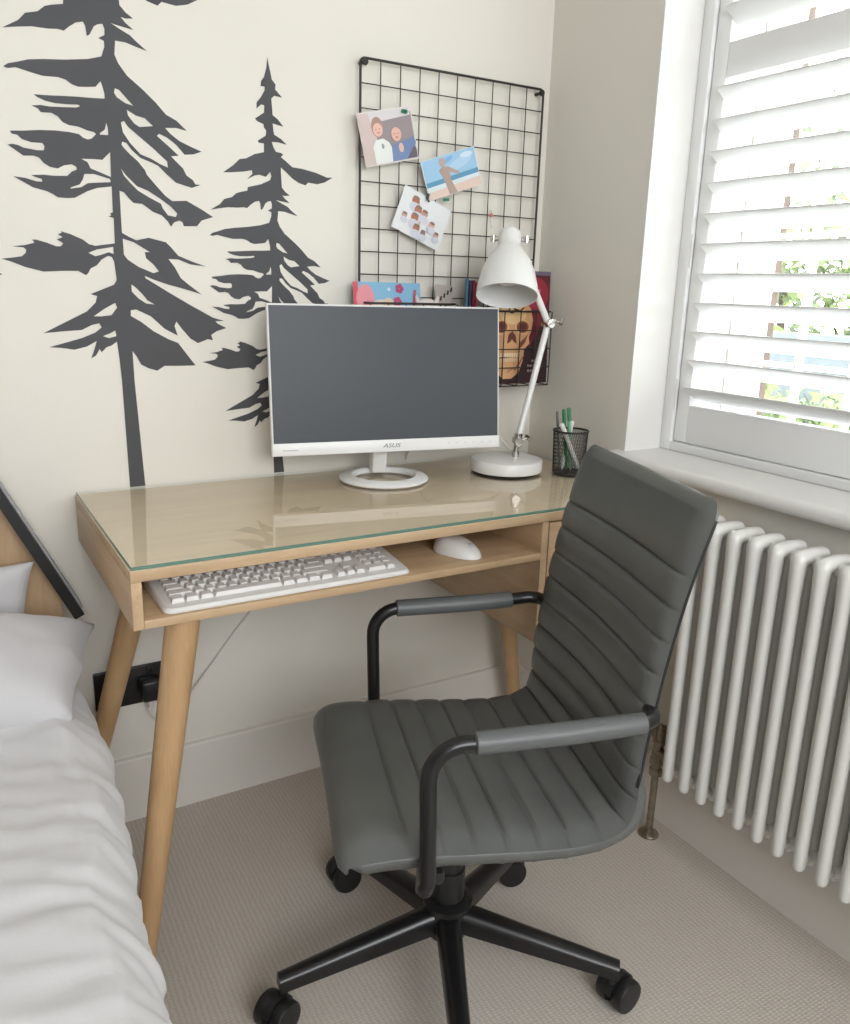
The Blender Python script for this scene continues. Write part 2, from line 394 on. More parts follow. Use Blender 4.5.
hd = thing('hedge', 'bright green hedge rising behind the low garden wall outside', 'hedge', (8.3, 3.2, -0.18))
leaves(5200, (8.3, 3.2, 0.9), (0.8, 3.8, 1.25), 0.10, 3).build('foliage', M['leafA'], hd)
for k in range(7): MB().tube([(8.3, 0.2+k, -0.18), (8.35, 0.3+k, 1.4)], 0.05, 6).build('stem', M['bark'], hd)
sh = thing('shrub', 'pale leafy shrub in front of the garden wall outside the window', 'shrub', (5.2, 1.7, -0.18))
leaves(1500, (5.2, 1.7, 0.2), (0.6, 1.2, 0.42), 0.07, 5).build('foliage', M['leafA'], sh)
MB().tube([(5.2, 1.7, -0.18), (5.2, 1.7, 0.3)], 0.03, 6).build('stem', M['bark'], sh)
def tree_out(x, y, h, rr, seed, label, m):
    t = thing('garden_tree', label, 'tree', (x, y, -0.18), 0, 'trees in the garden')
    leaves(1100, (x, y, h), rr, 0.11, seed).build('foliage', m, t)
    b = MB(); rnd = random.Random(seed); b.tube([(x, y, -0.18), (x+0.05, y, h*0.6), (x, y, h+0.4)], [0.12, 0.09, 0.03], 8)
    for k in range(8):
        a = rnd.uniform(0, 6.28); z0 = h*(0.5+0.08*k); L = rr[0]*rnd.uniform(0.6, 0.95)
        b.tube([(x, y, z0), (x+L*0.5*math.cos(a), y+L*0.5*math.sin(a), z0+0.35), (x+L*math.cos(a), y+L*math.sin(a), z0+0.6)], [0.04, 0.025, 0.01], 6)
    b.build('trunk', M['bark'], t)
tree_out(10.8, 6.9, 2.6, (1.6, 1.5, 1.5), 11, 'loose pale tree beyond the garden wall, left one behind the slats', M['leafB'])
tree_out(14.6, 6.0, 2.9, (1.7, 1.9, 1.7), 12, 'darker tree rising over the hedge, right one behind the slats', M['leafB'])

# ============================================================ TREE WALL DECALS
TREE_OUTLINE = [(0.6168,1.9143),(0.6102,1.8931),(0.6030,1.8847),(0.6005,1.8721),(0.6114,1.8720),(0.6112,1.8634),(0.6011,1.8471),(0.5889,1.8333),(0.5886,1.8194),(0.6007,1.8302),(0.6094,1.8294),(0.6081,1.8122),(0.5844,1.7962),(0.5886,1.7910),(0.6061,1.7854),(0.6072,1.7779),(0.6133,1.7709),(0.6112,1.7591),(0.5896,1.7454),(0.5916,1.7410),(0.6063,1.7402),(0.6057,1.7200),(0.5798,1.7129),(0.5575,1.7008),(0.5400,1.6977),(0.5221,1.6815),(0.4957,1.6631),(0.5172,1.6650),(0.5477,1.6691),(0.5721,1.6743),(0.5732,1.6658),(0.5582,1.6517),(0.5784,1.6624),(0.5918,1.6654),(0.6096,1.6618),(0.6212,1.6746),(0.6246,1.6650),(0.6208,1.6548),(0.5957,1.6430),(0.5598,1.6335),(0.5584,1.6248),(0.5400,1.6205),(0.5286,1.6167),(0.5167,1.6065),(0.4967,1.6008),(0.4847,1.5879),(0.4594,1.5727),(0.4801,1.5772),(0.5047,1.5817),(0.5318,1.5824),(0.5470,1.5844),(0.5564,1.5830),(0.5652,1.5909),(0.5773,1.5995),(0.5891,1.6026),(0.5925,1.5966),(0.5939,1.5808),(0.5985,1.5835),(0.6069,1.5982),(0.6137,1.6025),(0.6217,1.6045),(0.6246,1.5968),(0.6239,1.5867),(0.6129,1.5805),(0.6224,1.5773),(0.6225,1.5678),(0.6183,1.5571),(0.6160,1.5512),(0.5924,1.5437),(0.5558,1.5374),(0.5201,1.5332),(0.4951,1.5291),(0.4775,1.5229),(0.4626,1.5184),(0.4548,1.5125),(0.4619,1.5110),(0.4742,1.5140),(0.4958,1.5097),(0.5153,1.5063),(0.5406,1.5077),(0.5532,1.5052),(0.5629,1.4990),(0.5731,1.4965),(0.5889,1.4983),(0.6028,1.5004),(0.6075,1.5061),(0.6118,1.5105),(0.6145,1.5032),(0.6171,1.4907),(0.6170,1.4825),(0.5982,1.4811),(0.5666,1.4797),(0.5330,1.4770),(0.5126,1.4754),(0.4989,1.4749),(0.5047,1.4709),(0.5169,1.4667),(0.5319,1.4648),(0.5525,1.4653),(0.5708,1.4670),(0.5738,1.4648),(0.5678,1.4620),(0.5443,1.4597),(0.5238,1.4582),(0.5087,1.4589),(0.4935,1.4563),(0.5032,1.4532),(0.5082,1.4473),(0.5255,1.4483),(0.5353,1.4437),(0.5423,1.4355),(0.5524,1.4315),(0.5680,1.4307),(0.5835,1.4259),(0.5940,1.4244),(0.5978,1.4215),(0.5892,1.4127),(0.5823,1.4107),(0.5746,1.4132),(0.5683,1.4183),(0.5514,1.4199),(0.5282,1.4199),(0.5026,1.4179),(0.4773,1.4141),(0.4554,1.4117),(0.4582,1.4073),(0.4667,1.4064),(0.4735,1.4001),(0.4881,1.3965),(0.5058,1.3971),(0.5092,1.3923),(0.5074,1.3852),(0.4971,1.3842),(0.4747,1.3863),(0.4676,1.3894),(0.4578,1.3909),(0.4498,1.3888),(0.4595,1.3827),(0.4735,1.3732),(0.4900,1.3748),(0.4986,1.3725),(0.5055,1.3641),(0.5153,1.3585),(0.5281,1.3570),(0.5390,1.3633),(0.5524,1.3663),(0.5595,1.3625),(0.5597,1.3577),(0.5514,1.3538),(0.5429,1.3457),(0.5219,1.3442),(0.5038,1.3445),(0.4833,1.3422),(0.4882,1.3400),(0.5001,1.3369),(0.5002,1.3324),(0.4900,1.3324),(0.4727,1.3367),(0.4541,1.3377),(0.4672,1.3310),(0.4840,1.3220),(0.5066,1.3172),(0.5166,1.3127),(0.5241,1.3079),(0.5398,1.3078),(0.5532,1.3095),(0.5757,1.3225),(0.5924,1.3292),(0.6189,1.3340),(0.6183,1.3135),(0.6177,1.2887),(0.6128,1.2861),(0.6145,1.2829),(0.6091,1.2807),(0.6187,1.2782),(0.6175,1.2329),(0.6047,1.2309),(0.5822,1.2270),(0.5714,1.2293),(0.5611,1.2371),(0.5402,1.2456),(0.5245,1.2497),(0.5256,1.2470),(0.5188,1.2445),(0.5263,1.2395),(0.5159,1.2349),(0.5218,1.2324),(0.5268,1.2286),(0.5224,1.2234),(0.5144,1.2231),(0.4991,1.2286),(0.4813,1.2331),(0.4748,1.2328),(0.4782,1.2276),(0.4624,1.2228),(0.4413,1.2197),(0.4594,1.2186),(0.4637,1.2148),(0.4624,1.2094),(0.4555,1.2032),(0.4400,1.2004),(0.4221,1.1978),(0.4368,1.1935),(0.4589,1.1849),(0.4894,1.1777),(0.5215,1.1801),(0.5486,1.1810),(0.5617,1.1736),(0.5661,1.1774),(0.5709,1.1860),(0.5824,1.1920),(0.5916,1.2028),(0.6033,1.2097),(0.6102,1.2083),(0.6139,1.2002),(0.6162,1.1703),(0.6159,1.1653),(0.6108,1.1575),(0.5924,1.1498),(0.5672,1.1393),(0.5789,1.1359),(0.5749,1.1235),(0.5583,1.1074),(0.5265,1.0913),(0.4796,1.0674),(0.5162,1.0709),(0.5468,1.0731),(0.5652,1.0823),(0.5788,1.0855),(0.5827,1.0777),(0.5709,1.0684),(0.5457,1.0579),(0.5188,1.0503),(0.4872,1.0415),(0.5093,1.0399),(0.5308,1.0364),(0.5533,1.0421),(0.5719,1.0522),(0.5673,1.0382),(0.5597,1.0196),(0.5690,1.0251),(0.5762,1.0372),(0.5794,1.0310),(0.5891,1.0403),(0.5984,1.0435),(0.6090,1.0509),(0.6115,1.0187),(0.6133,0.9764),(0.6149,0.7659),(0.6451,0.7641),(0.6372,0.9756),(0.6370,1.0326),(0.6435,1.0229),(0.6519,1.0058),(0.6657,0.9982),(0.6823,0.9929),(0.6974,1.0024),(0.7245,1.0017),(0.7596,1.0019),(0.7454,1.0211),(0.7268,1.0470),(0.7076,1.0549),(0.6795,1.0705),(0.6569,1.0885),(0.6381,1.0997),(0.6387,1.1105),(0.6490,1.1120),(0.6764,1.0990),(0.7014,1.0752),(0.7266,1.0616),(0.7211,1.0801),(0.7251,1.0897),(0.7356,1.0752),(0.7520,1.0556),(0.7667,1.0466),(0.7874,1.0544),(0.7975,1.0518),(0.7944,1.0628),(0.8060,1.0702),(0.8269,1.0766),(0.8091,1.0851),(0.8042,1.0900),(0.8223,1.0910),(0.7994,1.0973),(0.7552,1.1213),(0.7125,1.1458),(0.6871,1.1612),(0.6704,1.1710),(0.6688,1.1755),(0.6875,1.1682),(0.7132,1.1600),(0.7371,1.1544),(0.7614,1.1478),(0.7785,1.1424),(0.7522,1.1619),(0.7381,1.1733),(0.7271,1.1941),(0.7159,1.2085),(0.7350,1.2084),(0.7589,1.1999),(0.7894,1.1972),(0.7640,1.2048),(0.7354,1.2154),(0.7218,1.2310),(0.7128,1.2397),(0.6804,1.2463),(0.6571,1.2406),(0.6438,1.2462),(0.6316,1.2527),(0.6322,1.3277),(0.6399,1.3252),(0.6488,1.3150),(0.6564,1.3077),(0.6725,1.3072),(0.6914,1.2942),(0.7077,1.2889),(0.7188,1.2783),(0.7241,1.2689),(0.7306,1.2774),(0.7410,1.2813),(0.7470,1.2784),(0.7491,1.2713),(0.7751,1.2728),(0.7843,1.2839),(0.8076,1.2919),(0.7870,1.3038),(0.7565,1.3186),(0.7292,1.3160),(0.7163,1.3247),(0.7007,1.3409),(0.6838,1.3598),(0.6810,1.3674),(0.6690,1.3817),(0.6554,1.3927),(0.6450,1.4029),(0.6413,1.4080),(0.6426,1.4135),(0.6503,1.4119),(0.6591,1.4006),(0.6742,1.3883),(0.6932,1.3824),(0.7060,1.3773),(0.7217,1.3631),(0.7378,1.3502),(0.7680,1.3430),(0.7855,1.3498),(0.7752,1.3500),(0.7704,1.3576),(0.7588,1.3646),(0.7526,1.3768),(0.7397,1.3882),(0.7308,1.3968),(0.7453,1.3988),(0.7309,1.4108),(0.7151,1.4231),(0.7064,1.4299),(0.7108,1.4341),(0.7253,1.4288),(0.7413,1.4181),(0.7524,1.4067),(0.7572,1.4018),(0.7742,1.4041),(0.7899,1.4104),(0.7714,1.4164),(0.7483,1.4250),(0.7322,1.4357),(0.7222,1.4454),(0.7428,1.4477),(0.7631,1.4446),(0.7445,1.4602),(0.7253,1.4686),(0.7069,1.4876),(0.6856,1.5058),(0.6588,1.5257),(0.6446,1.5440),(0.6389,1.5576),(0.6416,1.5808),(0.6593,1.5807),(0.6775,1.5762),(0.6966,1.5719),(0.6795,1.5838),(0.6678,1.5934),(0.6485,1.6017),(0.6354,1.6080),(0.6488,1.6060),(0.6745,1.6030),(0.6614,1.6123),(0.6534,1.6208),(0.6618,1.6194),(0.6750,1.6215),(0.6627,1.6292),(0.6530,1.6392),(0.6512,1.6732),(0.6511,1.6882),(0.6646,1.6783),(0.6829,1.6639),(0.7015,1.6541),(0.7203,1.6499),(0.7275,1.6574),(0.7537,1.6554),(0.7755,1.6612),(0.7999,1.6755),(0.7829,1.6741),(0.7492,1.6834),(0.7113,1.6895),(0.6833,1.6910),(0.6651,1.7040),(0.6516,1.7126),(0.6585,1.7192),(0.6518,1.7225),(0.6382,1.7239),(0.6316,1.7342),(0.6274,1.7461),(0.6432,1.7470),(0.6681,1.7436),(0.6524,1.7557),(0.6345,1.7635),(0.6325,1.7729),(0.6307,1.7900),(0.6441,1.7876),(0.6598,1.7855),(0.6443,1.8011),(0.6311,1.8091),(0.6294,1.8336),(0.6284,1.8467),(0.6366,1.8542),(0.6580,1.8523),(0.6435,1.8656),(0.6391,1.8688),(0.6407,1.8803),(0.6308,1.8902),(0.6268,1.9083),(0.6228,1.9244),(0.6201,1.9388)]
TREE_HOLES = [[(0.6169,1.4427),(0.6190,1.4337),(0.6187,1.4218),(0.6045,1.4211),(0.6047,1.4238),(0.6133,1.4305)],
[(0.6202,1.3933),(0.6186,1.3502),(0.5999,1.3567),(0.5840,1.3620),(0.5794,1.3722),(0.5691,1.3771),(0.5907,1.3785),(0.6056,1.3786),(0.6114,1.3845)],
[(0.5725,1.3517),(0.5888,1.3531),(0.6170,1.3466),(0.6174,1.3412),(0.5876,1.3377),(0.5767,1.3360),(0.5654,1.3284),(0.5464,1.3243),(0.5480,1.3270),(0.5631,1.3330),(0.5691,1.3421)],
[(0.5689,1.2139),(0.5845,1.2207),(0.6143,1.2266),(0.6142,1.2136),(0.6051,1.2166),(0.5922,1.2115),(0.5809,1.2083)],
[(0.6323,1.2425),(0.6523,1.2368),(0.6812,1.2200),(0.6719,1.2196),(0.6735,1.2083),(0.6869,1.1973),(0.6965,1.1847),(0.6859,1.1811),(0.6586,1.1917),(0.6389,1.2046),(0.6326,1.2134)],
[(0.6108,1.1240),(0.6134,1.1149),(0.6024,1.1009),(0.5842,1.0985),(0.5699,1.0984),(0.5897,1.1123)],
[(0.6073,1.0721),(0.6088,1.0613),(0.5949,1.0576),(0.5838,1.0614),(0.5978,1.0669)],
[(0.6428,1.1592),(0.6516,1.1525),(0.6625,1.1411),(0.6712,1.1296),(0.6849,1.1218),(0.6684,1.1235),(0.6550,1.1326),(0.6428,1.1453)],
[(0.6357,1.5022),(0.6432,1.5003),(0.6533,1.4898),(0.6665,1.4767),(0.6527,1.4794),(0.6378,1.4879),(0.6339,1.4947)],
[(0.6544,1.4687),(0.6702,1.4607),(0.6859,1.4580),(0.7003,1.4460),(0.6754,1.4418),(0.6662,1.4468),(0.6560,1.4591)],
[(0.6425,1.4456),(0.6481,1.4492),(0.6553,1.4395),(0.6764,1.4237),(0.6980,1.4075),(0.7230,1.3867),(0.7241,1.3758),(0.7095,1.3808),(0.6936,1.3886),(0.6746,1.3945),(0.6567,1.4125),(0.6452,1.4294)],
[(0.6373,1.3666),(0.6466,1.3551),(0.6647,1.3380),(0.6837,1.3317),(0.7060,1.3191),(0.7254,1.3061),(0.7376,1.2940),(0.7345,1.2874),(0.7194,1.2896),(0.7101,1.3019),(0.7072,1.3097),(0.6863,1.3193),(0.6658,1.3303),(0.6522,1.3432),(0.6418,1.3547)]]
def decal_tree(name, label, sx, tx, sz, tz, base, top_only=False):
    cu = bpy.data.curves.new(name, 'CURVE'); cu.dimensions = '2D'; cu.fill_mode = 'BOTH'; cu.extrude = 0.0004
    loops = [[(x*sx+tx, z*sz+tz) for x, z in L] for L in [TREE_OUTLINE]+TREE_HOLES]
    zb = min(z for _, z in loops[0])
    if base is not None: loops[0] = [(x, base if z < zb+0.01 else z) for x, z in loops[0]]
    for L in loops:
        sp = cu.splines.new('POLY'); sp.points.add(len(L)-1); sp.use_cyclic_u = True
        for i, (x, z) in enumerate(L): sp.points[i].co = (x, z, 0, 1)
    t = bpy.data.objects.new(name, cu); C.objects.link(t); bpy.context.view_layer.update()
    me = bpy.data.meshes.new_from_object(t.evaluated_get(bpy.context.evaluated_depsgraph_get())); bpy.data.objects.remove(t)
    me.transform(Matrix(((1, 0, 0, 0), (0, 0, 1, -0.0006), (0, 1, 0, 0), (0, 0, 0, 1))))
    me.materials.clear(); me.materials.append(M['decal'])
    o = bpy.data.objects.new(name, me); C.objects.link(o)
    return tag(o, label, 'wall decal', 'tree decals on the back wall')
decal_tree('tree_decal', 'large dark fir tree decal on the white wall, ending at the desk top', 1, 0, 1, 0, 0.760)
decal_tree('tree_decal', 'smaller dark fir tree decal on the wall, partly hidden behind the monitor', 0.7752, 0.44697, 0.79224, 0.05938, 0.762)
decal_tree('tree_decal', 'dark fir tree decal at the left picture edge of which only a branch tip shows', 0.86, -0.290, 0.86, 0.245, None)

# ============================================================ DESK
ZT = 0.7567; DX0, DX1, DY0, DY1 = 0.508, 1.606, -0.0095, -0.5177
desk = thing('desk', 'light oak writing desk with an open shelf under its glass-covered top and splayed round legs', 'desk', (1.05, -0.26, 0))
def part(name, m, parent, *boxes, bev=0.0015):
    b = MB()
    for lo, hi in boxes: b.box([min(lo[i], hi[i]) for i in range(3)], [max(lo[i], hi[i]) for i in range(3)], bev)
    return b.build(name, m, parent)
tb_ = part('top_board', [M['oak'], M['oak_top']], desk, ((DX0, DY1, 0.7387), (DX1, DY0, ZT)))
for pl in tb_.data.polygons:
    if pl.normal.z > 0.7: pl.material_index = 1
part('side_panel', M['oak_y'], desk, ((DX0, DY1, 0.6628), (DX0+0.016, DY0, 0.7387)))
part('shelf_board', M['oak'], desk, ((DX0+0.016, DY1, 0.6628), (1.272, DY0, 0.6768)))
part('back_panel', M['oak'], desk, ((DX0+0.016, DY0-0.012, 0.6768), (1.272, DY0-0.001, 0.7387)))
part('divider_panel', M['oak_y'], desk, ((1.272, DY1, 0.487), (1.288, DY0-0.02, 0.7387)))
part('side_panel', M['oak_y'], desk, ((DX1-0.016, DY1, 0.487), (DX1, DY0-0.02, 0.7387)))
part('bottom_board', M['oak'], desk, ((1.288, DY1+0.001, 0.487), (DX1-0.016, DY0-0.02, 0.501)))
for (za, zb_) in ((0.6235, 0.735), (0.5045, 0.6195)):
    d = part('drawer', M['oak'], desk, ((1.2915, DY1+0.002, za), (DX1-0.0195, DY1+0.02, zb_)), ((1.30, DY1+0.02, za+0.01), (DX1-0.03, DY0-0.06, zb_-0.012)))
    MB().tube([(1.44, DY1+0.003, (za+zb_)/2), (1.44, DY1-0.016, (za+zb_)/2)], [0.007, 0.011], 16).build('knob', M['oak_z'], d)
def leg(top, foot, r0, r1):
    top, foot = Vector(top), Vector(foot)
    b = MB(); n = 12; b.tube([top+(foot-top)*i/n for i in range(n+1)], [r0+(r1-r0)*i/n for i in range(n+1)], 20)
    b.tube([foot+Vector((0, 0, 0.0015)), foot], [r1*0.9, r1*0.85], 16)
    # level the foot on the carpet
    for v in b.v: v.z = max(v.z, 0.0)
    return b.build('leg', M['oak_z'], desk)
leg((0.593, -0.476, 0.664), (0.480, -0.505, 0.004), 0.0275, 0.0175)
leg((0.616, -0.130, 0.664), (0.443, -0.055, 0.004), 0.0272, 0.0155)
leg((1.492, -0.11, 0.488), (1.578, -0.088, 0.004), 0.0245, 0.0155)
leg((1.492, -0.450, 0.488), (1.578, -0.478, 0.004), 0.0245, 0.0155)
# glass sheet on the top
gt = MB(); gt.box((DX0+0.002, DY1+0.0015, ZT+0.0004), (DX1-0.002, DY0-0.001, ZT+0.0060), 0.0008, seg=1)
gobj = gt.build('glass_top', [M['desk_glass'], M['glass_edge']])
for pl in gobj.data.polygons:
    if pl.normal.y < -0.6 or pl.normal.x < -0.6: pl.material_index = 1
tag(gobj, 'clear green-edged glass sheet covering the oak desk top', 'glass sheet')
ZG = ZT+0.0062

# ============================================================ MONITOR
yaw, tl = -0.173, 0.109
MW, MH = 0.513, 0.307
mon = thing('monitor', 'white computer monitor with a dark screen standing on the glass desk top', 'monitor', (1.130, -0.152, ZG), yaw)
def mlocal(x, y, z):   # screen coordinates: x across, y depth behind the face, z up the face
    return Vector((x, y*math.cos(tl)+z*math.sin(tl)-0.018, 0.0625+z*math.cos(tl)-y*math.sin(tl)))
def mbox(b, lo, hi, bev=0, mi=0):
    t = MB().box(lo, hi, bev); b.add([mlocal(*v) for v in t.v], t.f, mi, bev > 0); return b
CH = 0.026
b = MB(); mbox(b, (-MW/2, 0.0, 0), (MW/2, 0.014, MH), 0.003); mbox(b, (-0.19, 0.014, 0.03), (0.19, 0.036, 0.17), 0.010)
b.build('housing', M['bezel'], mon, local=True)
b = MB(); mbox(b, (-MW/2, -0.003, 0), (MW/2, 0.0, CH), 0.001); chin = b.build('chin_bezel', M['bezel'], mon, local=True)
b = MB(); mbox(b, (-MW/2+0.004, -0.0012, CH), (MW/2-0.004, 0.0004, MH-0.004), 0); b.build('screen', M['screen'], mon, local=True)
tm = Matrix.Translation(mlocal(0.0, -0.0032, CH/2)) @ Matrix.Rotation(PI/2-tl, 4, 'X')
lg = text_mesh('logo', 'ASUS', 0.0125, M['grey_print'], chin, tm @ Matrix.Diagonal((1.35, 1, 1, 1)), 0.0002, shear=0.25)
b = MB()
for k, wd in enumerate((0.045,)): mbox(b, (-0.235+k*0.02+(0.008 if k == 2 else 0), -0.0034, 0.010), (-0.235+k*0.02+wd*0.7+(0.008 if k == 2 else 0), -0.003, 0.0125))
b.build('bezel_marking', M['pale_print'], chin, local=True)
for k in range(6):
    b = MB(); mbox(b, (0.13+k*0.02, -0.0034, 0.013), (0.136+k*0.02, -0.003, 0.0142)); b.build('button_marking', M['pale_print'], chin, local=True)
b = MB()      # flat ring foot
prof = [(0.064, 0.003), (0.067, 0.0), (0.091, 0.0), (0.096, 0.003), (0.0965, 0.006), (0.092, 0.010), (0.070, 0.013), (0.0645, 0.009)]
b.lathe(prof, 64, closed=True, mx=Matrix.Translation((-0.014, -0.012, 0))); b.build('stand_ring', M['bezel'], mon, local=True)
b = MB(); b.box((-0.017, 0.006, 0.004), (0.017, 0.034, 0.125), 0.006, mx=Matrix.Translation((-0.012, 0.022, 0)) @ Matrix.Rotation(0.16, 4, 'X'))
b.build('stand_neck', M['bezel'], mon, local=True)

# ============================================================ DESK LAMP
lamp = thing('desk_lamp', 'white adjustable desk lamp with a round base and bell shade, right of the monitor', 'lamp', (1.413, -0.200, ZG))
B = Vector((1.413, -0.200, ZG))
MB().lathe([(0.076, 0.0), (0.078, 0.002), (0.079, 0.0035)], 56, mx=Matrix.Translation(B)).build('base_felt', M['black_plastic'], lamp)
MB().lathe([(0.079, 0.0035), (0.082, 0.005), (0.083, 0.008), (0.083, 0.027), (0.081, 0.0305), (0.076, 0.032), (0.0, 0.0325)], 56, mx=Matrix.Translation(B)).build('base', M['white_metal'], lamp)
J0 = Vector((1.442, -0.20, 0.832)); J1 = Vector((1.509, -0.20, 1.098)); J2 = Vector((1.447, -0.203, 1.196))
b = MB(); b.tube([(1.438, -0.2, ZG+0.030), (1.438, -0.2, ZG+0.046)], 0.0085, 16); b.tube([(1.438, -0.2, ZG+0.046), (1.441, -0.2, J0.z)], 0.0060, 12)
b.tube([J0-Vector((0.004, 0.012, 0)), J0+Vector((0.004, 0.012, 0))], 0.010, 16); b.tube([J0+Vector((0, -0.002, -0.012)), J0+Vector((0.0, -0.002, 0.018))], 0.009, 12)
b.tube([J0+Vector((0.0, 0.0, 0.0)), J0+Vector((0.026, -0.006, 0.006))], 0.0028, 8); b.tube([J0+Vector((0.024, -0.014, 0.004)), J0+Vector((0.028, 0.004, 0.008))], 0.005, 10)
b.build('base_joint', M['chrome'], lamp)
MB().tube([J0, J1], 0.0075, 16).build('lower_arm', M['white_metal'], lamp)
MB().tube([J1, J2], 0.0075, 16).build('upper_arm', M['white_metal'], lamp)
b = MB(); b.tube([J1-Vector((0, 0.014, 0)), J1+Vector((0, 0.014, 0))], 0.010, 16); b.tube([J1, J1+Vector((0.03, -0.012, 0.004))], 0.0028, 8)
b.tube([J1+Vector((0.026, -0.014, -0.002)), J1+Vector((0.034, -0.008, 0.01))], 0.0045, 8); b.tube([J1+Vector((-0.012, -0.009, -0.004)), J1+Vector((0.012, -0.009, 0.006))], 0.006, 8)
b.build('elbow_joint', M['chrome'], lamp)
# shade: axis tilted so that the mouth looks a little to the room
ax = Vector((-0.24, -0.33, -0.91)).normalized()     # direction the mouth faces
TOP = Vector((1.407, -0.177, 1.296))
rot = ax.to_track_quat('Z', 'Y').to_matrix().to_4x4(); SM = Matrix.Translation(TOP) @ rot
outer = [(0.001, -0.004), (0.010, -0.003), (0.013, 0.002), (0.020, 0.005), (0.0235, 0.011), (0.0245, 0.020), (0.0250, 0.040), (0.029, 0.048), (0.038, 0.060), (0.049, 0.078), (0.058, 0.102), (0.0640, 0.130), (0.0660, 0.150), (0.0660, 0.154)]
inner = [(max(r_-0.0015, 0.001), z_+0.0012) for r_, z_ in outer[3:-1]]
MB().lathe(outer+[(0.0648, 0.154)]+inner[::-1]+[(0.001, 0.008)], 56, mx=SM).build('lamp_shade', M['white_metal'], lamp)
b = MB(); b.lathe([(0.018, 0.040), (0.018, 0.068), (0.013, 0.074), (0.001, 0.074)], 24, mx=SM); b.build('bulb_socket', M['white_plastic'], lamp)
MB().lathe([(0.012, 0.074), (0.016, 0.085), (0.026, 0.100), (0.0265, 0.112), (0.018, 0.124), (0.001, 0.128)], 24, mx=SM).build('bulb', mat('frosted_bulb', (0.75, 0.75, 0.74, 1), 0.2), lamp)
b = MB(); K = TOP+ax*0.024
side = ax.cross(Vector((0, 0, 1))).normalized()
for sgn in (1, -1):
    b.tube([K+side*0.02*sgn, K+side*0.040*sgn], 0.0045, 10); b.tube([K+side*0.036*sgn+Vector((0, 0, -0.007)), K+side*0.036*sgn+Vector((0, 0, 0.007))], 0.006, 10)
b.tube([J2, J2+(K-J2)*0.3+Vector((0.005, 0.004, 0)), K-side*0.0*1+(J2-K).normalized()*0.024], 0.005, 10)
b.tube([J2-Vector((0, 0.010, 0)), J2+Vector((0, 0.010, 0))], 0.0085, 12)
b.build('shade_joint', M['chrome'], lamp)
MB().tube([(1.438, -0.19, ZG+0.038), (1.425, -0.16, 0.83), (1.39, -0.10, 0.868), (1.355, -0.055, 0.878), (1.30, -0.03, 0.86), (1.26, -0.02, 0.80), (1.25, -0.017, ZG+0.004)], 0.0025, 8).build('lamp_cable', M['cable'], lamp)

# ============================================================ PEN CUP AND PENS
PC = Vector((1.540, -0.270, ZG))
cup = thing('pen_cup', 'black wire mesh pen cup holding pens on the right end of the desk', 'pen cup', PC)
def taper(z): return 0.036+0.0035*z/0.098
b = MB(); b.lathe([(0.001, 0.0005), (0.036, 0.0005), (0.037, 0.002), (0.036, 0.004), (0.001, 0.004)], 40, mx=Matrix.Translation(PC)); b.build('cup_base', M['black_wire'], cup)
b = MB(); b.tube([PC+Vector((0.0395*math.cos(2*PI*k/40), 0.0395*math.sin(2*PI*k/40), 0.098)) for k in range(40)], 0.0024, 8, closed=True)
b.build('cup_rim', M['black_wire'], cup)
b = MB(); n = 56; H = 0.094
for k in range(n):
    for sgn in (1, -1):
        pts = []
        for i in range(9):
            z = 0.003+H*i/8; a = 2*PI*k/n+sgn*0.62*i/8; pts.append(PC+Vector((taper(z)*math.cos(a), taper(z)*math.sin(a), z)))
        b.tube(pts, 0.00042, 3, caps=False)
b.build('wire_mesh', M['black_wire'], cup)
def pen(label, foot, tip, r, mat_b, mat_c, cap=0.03, name='pen'):
    foot, tip = PC+Vector(foot), PC+Vector(tip); d = (tip-foot).normalized()
    t = thing(name, label, 'pen', foot, 0, 'pens in the mesh cup')
    MB().tube([foot, foot+d*0.012, tip-d*cap], [r*0.3, r, r], 14).build('barrel', mat_b, t)
    b = MB(); b.tube([tip-d*cap, tip-d*0.002, tip], [r*1.06, r*1.06, r*0.7], 14)
    s_ = d.orthogonal().normalized(); b.tube([tip-d*0.004, tip-d*0.004+s_*r*1.7, tip-d*cap*0.95+s_*r*1.6], r*0.28, 6); b.build('cap', mat_c, t)
G1 = paint((22, 120, 72)); G2 = paint((120, 176, 140)); W1 = M['white_plastic']; S1 = paint((105, 108, 106))
pen('dark green pen standing upright in the mesh cup', (0.004, 0.012, 0.005), (-0.016, 0.012, 0.146), 0.0038, G1, G1)
pen('pale green pen beside the dark green one in the mesh cup', (0.010, 0.004, 0.005), (-0.006, 0.006, 0.150), 0.0042, G2, paint((70, 130, 95)))
pen('thick white pen leaning left out of the mesh cup', (0.022, -0.014, 0.005), (-0.037, -0.008, 0.118), 0.0050, W1, W1)
pen('short white pen leaning in the middle of the mesh cup', (-0.006, 0.016, 0.005), (0.012, 0.012, 0.118), 0.0048, W1, W1)
pen('thin grey pen at the left rim of the mesh cup', (-0.016, 0.012, 0.005), (-0.033, 0.014, 0.142), 0.0028, S1, S1)

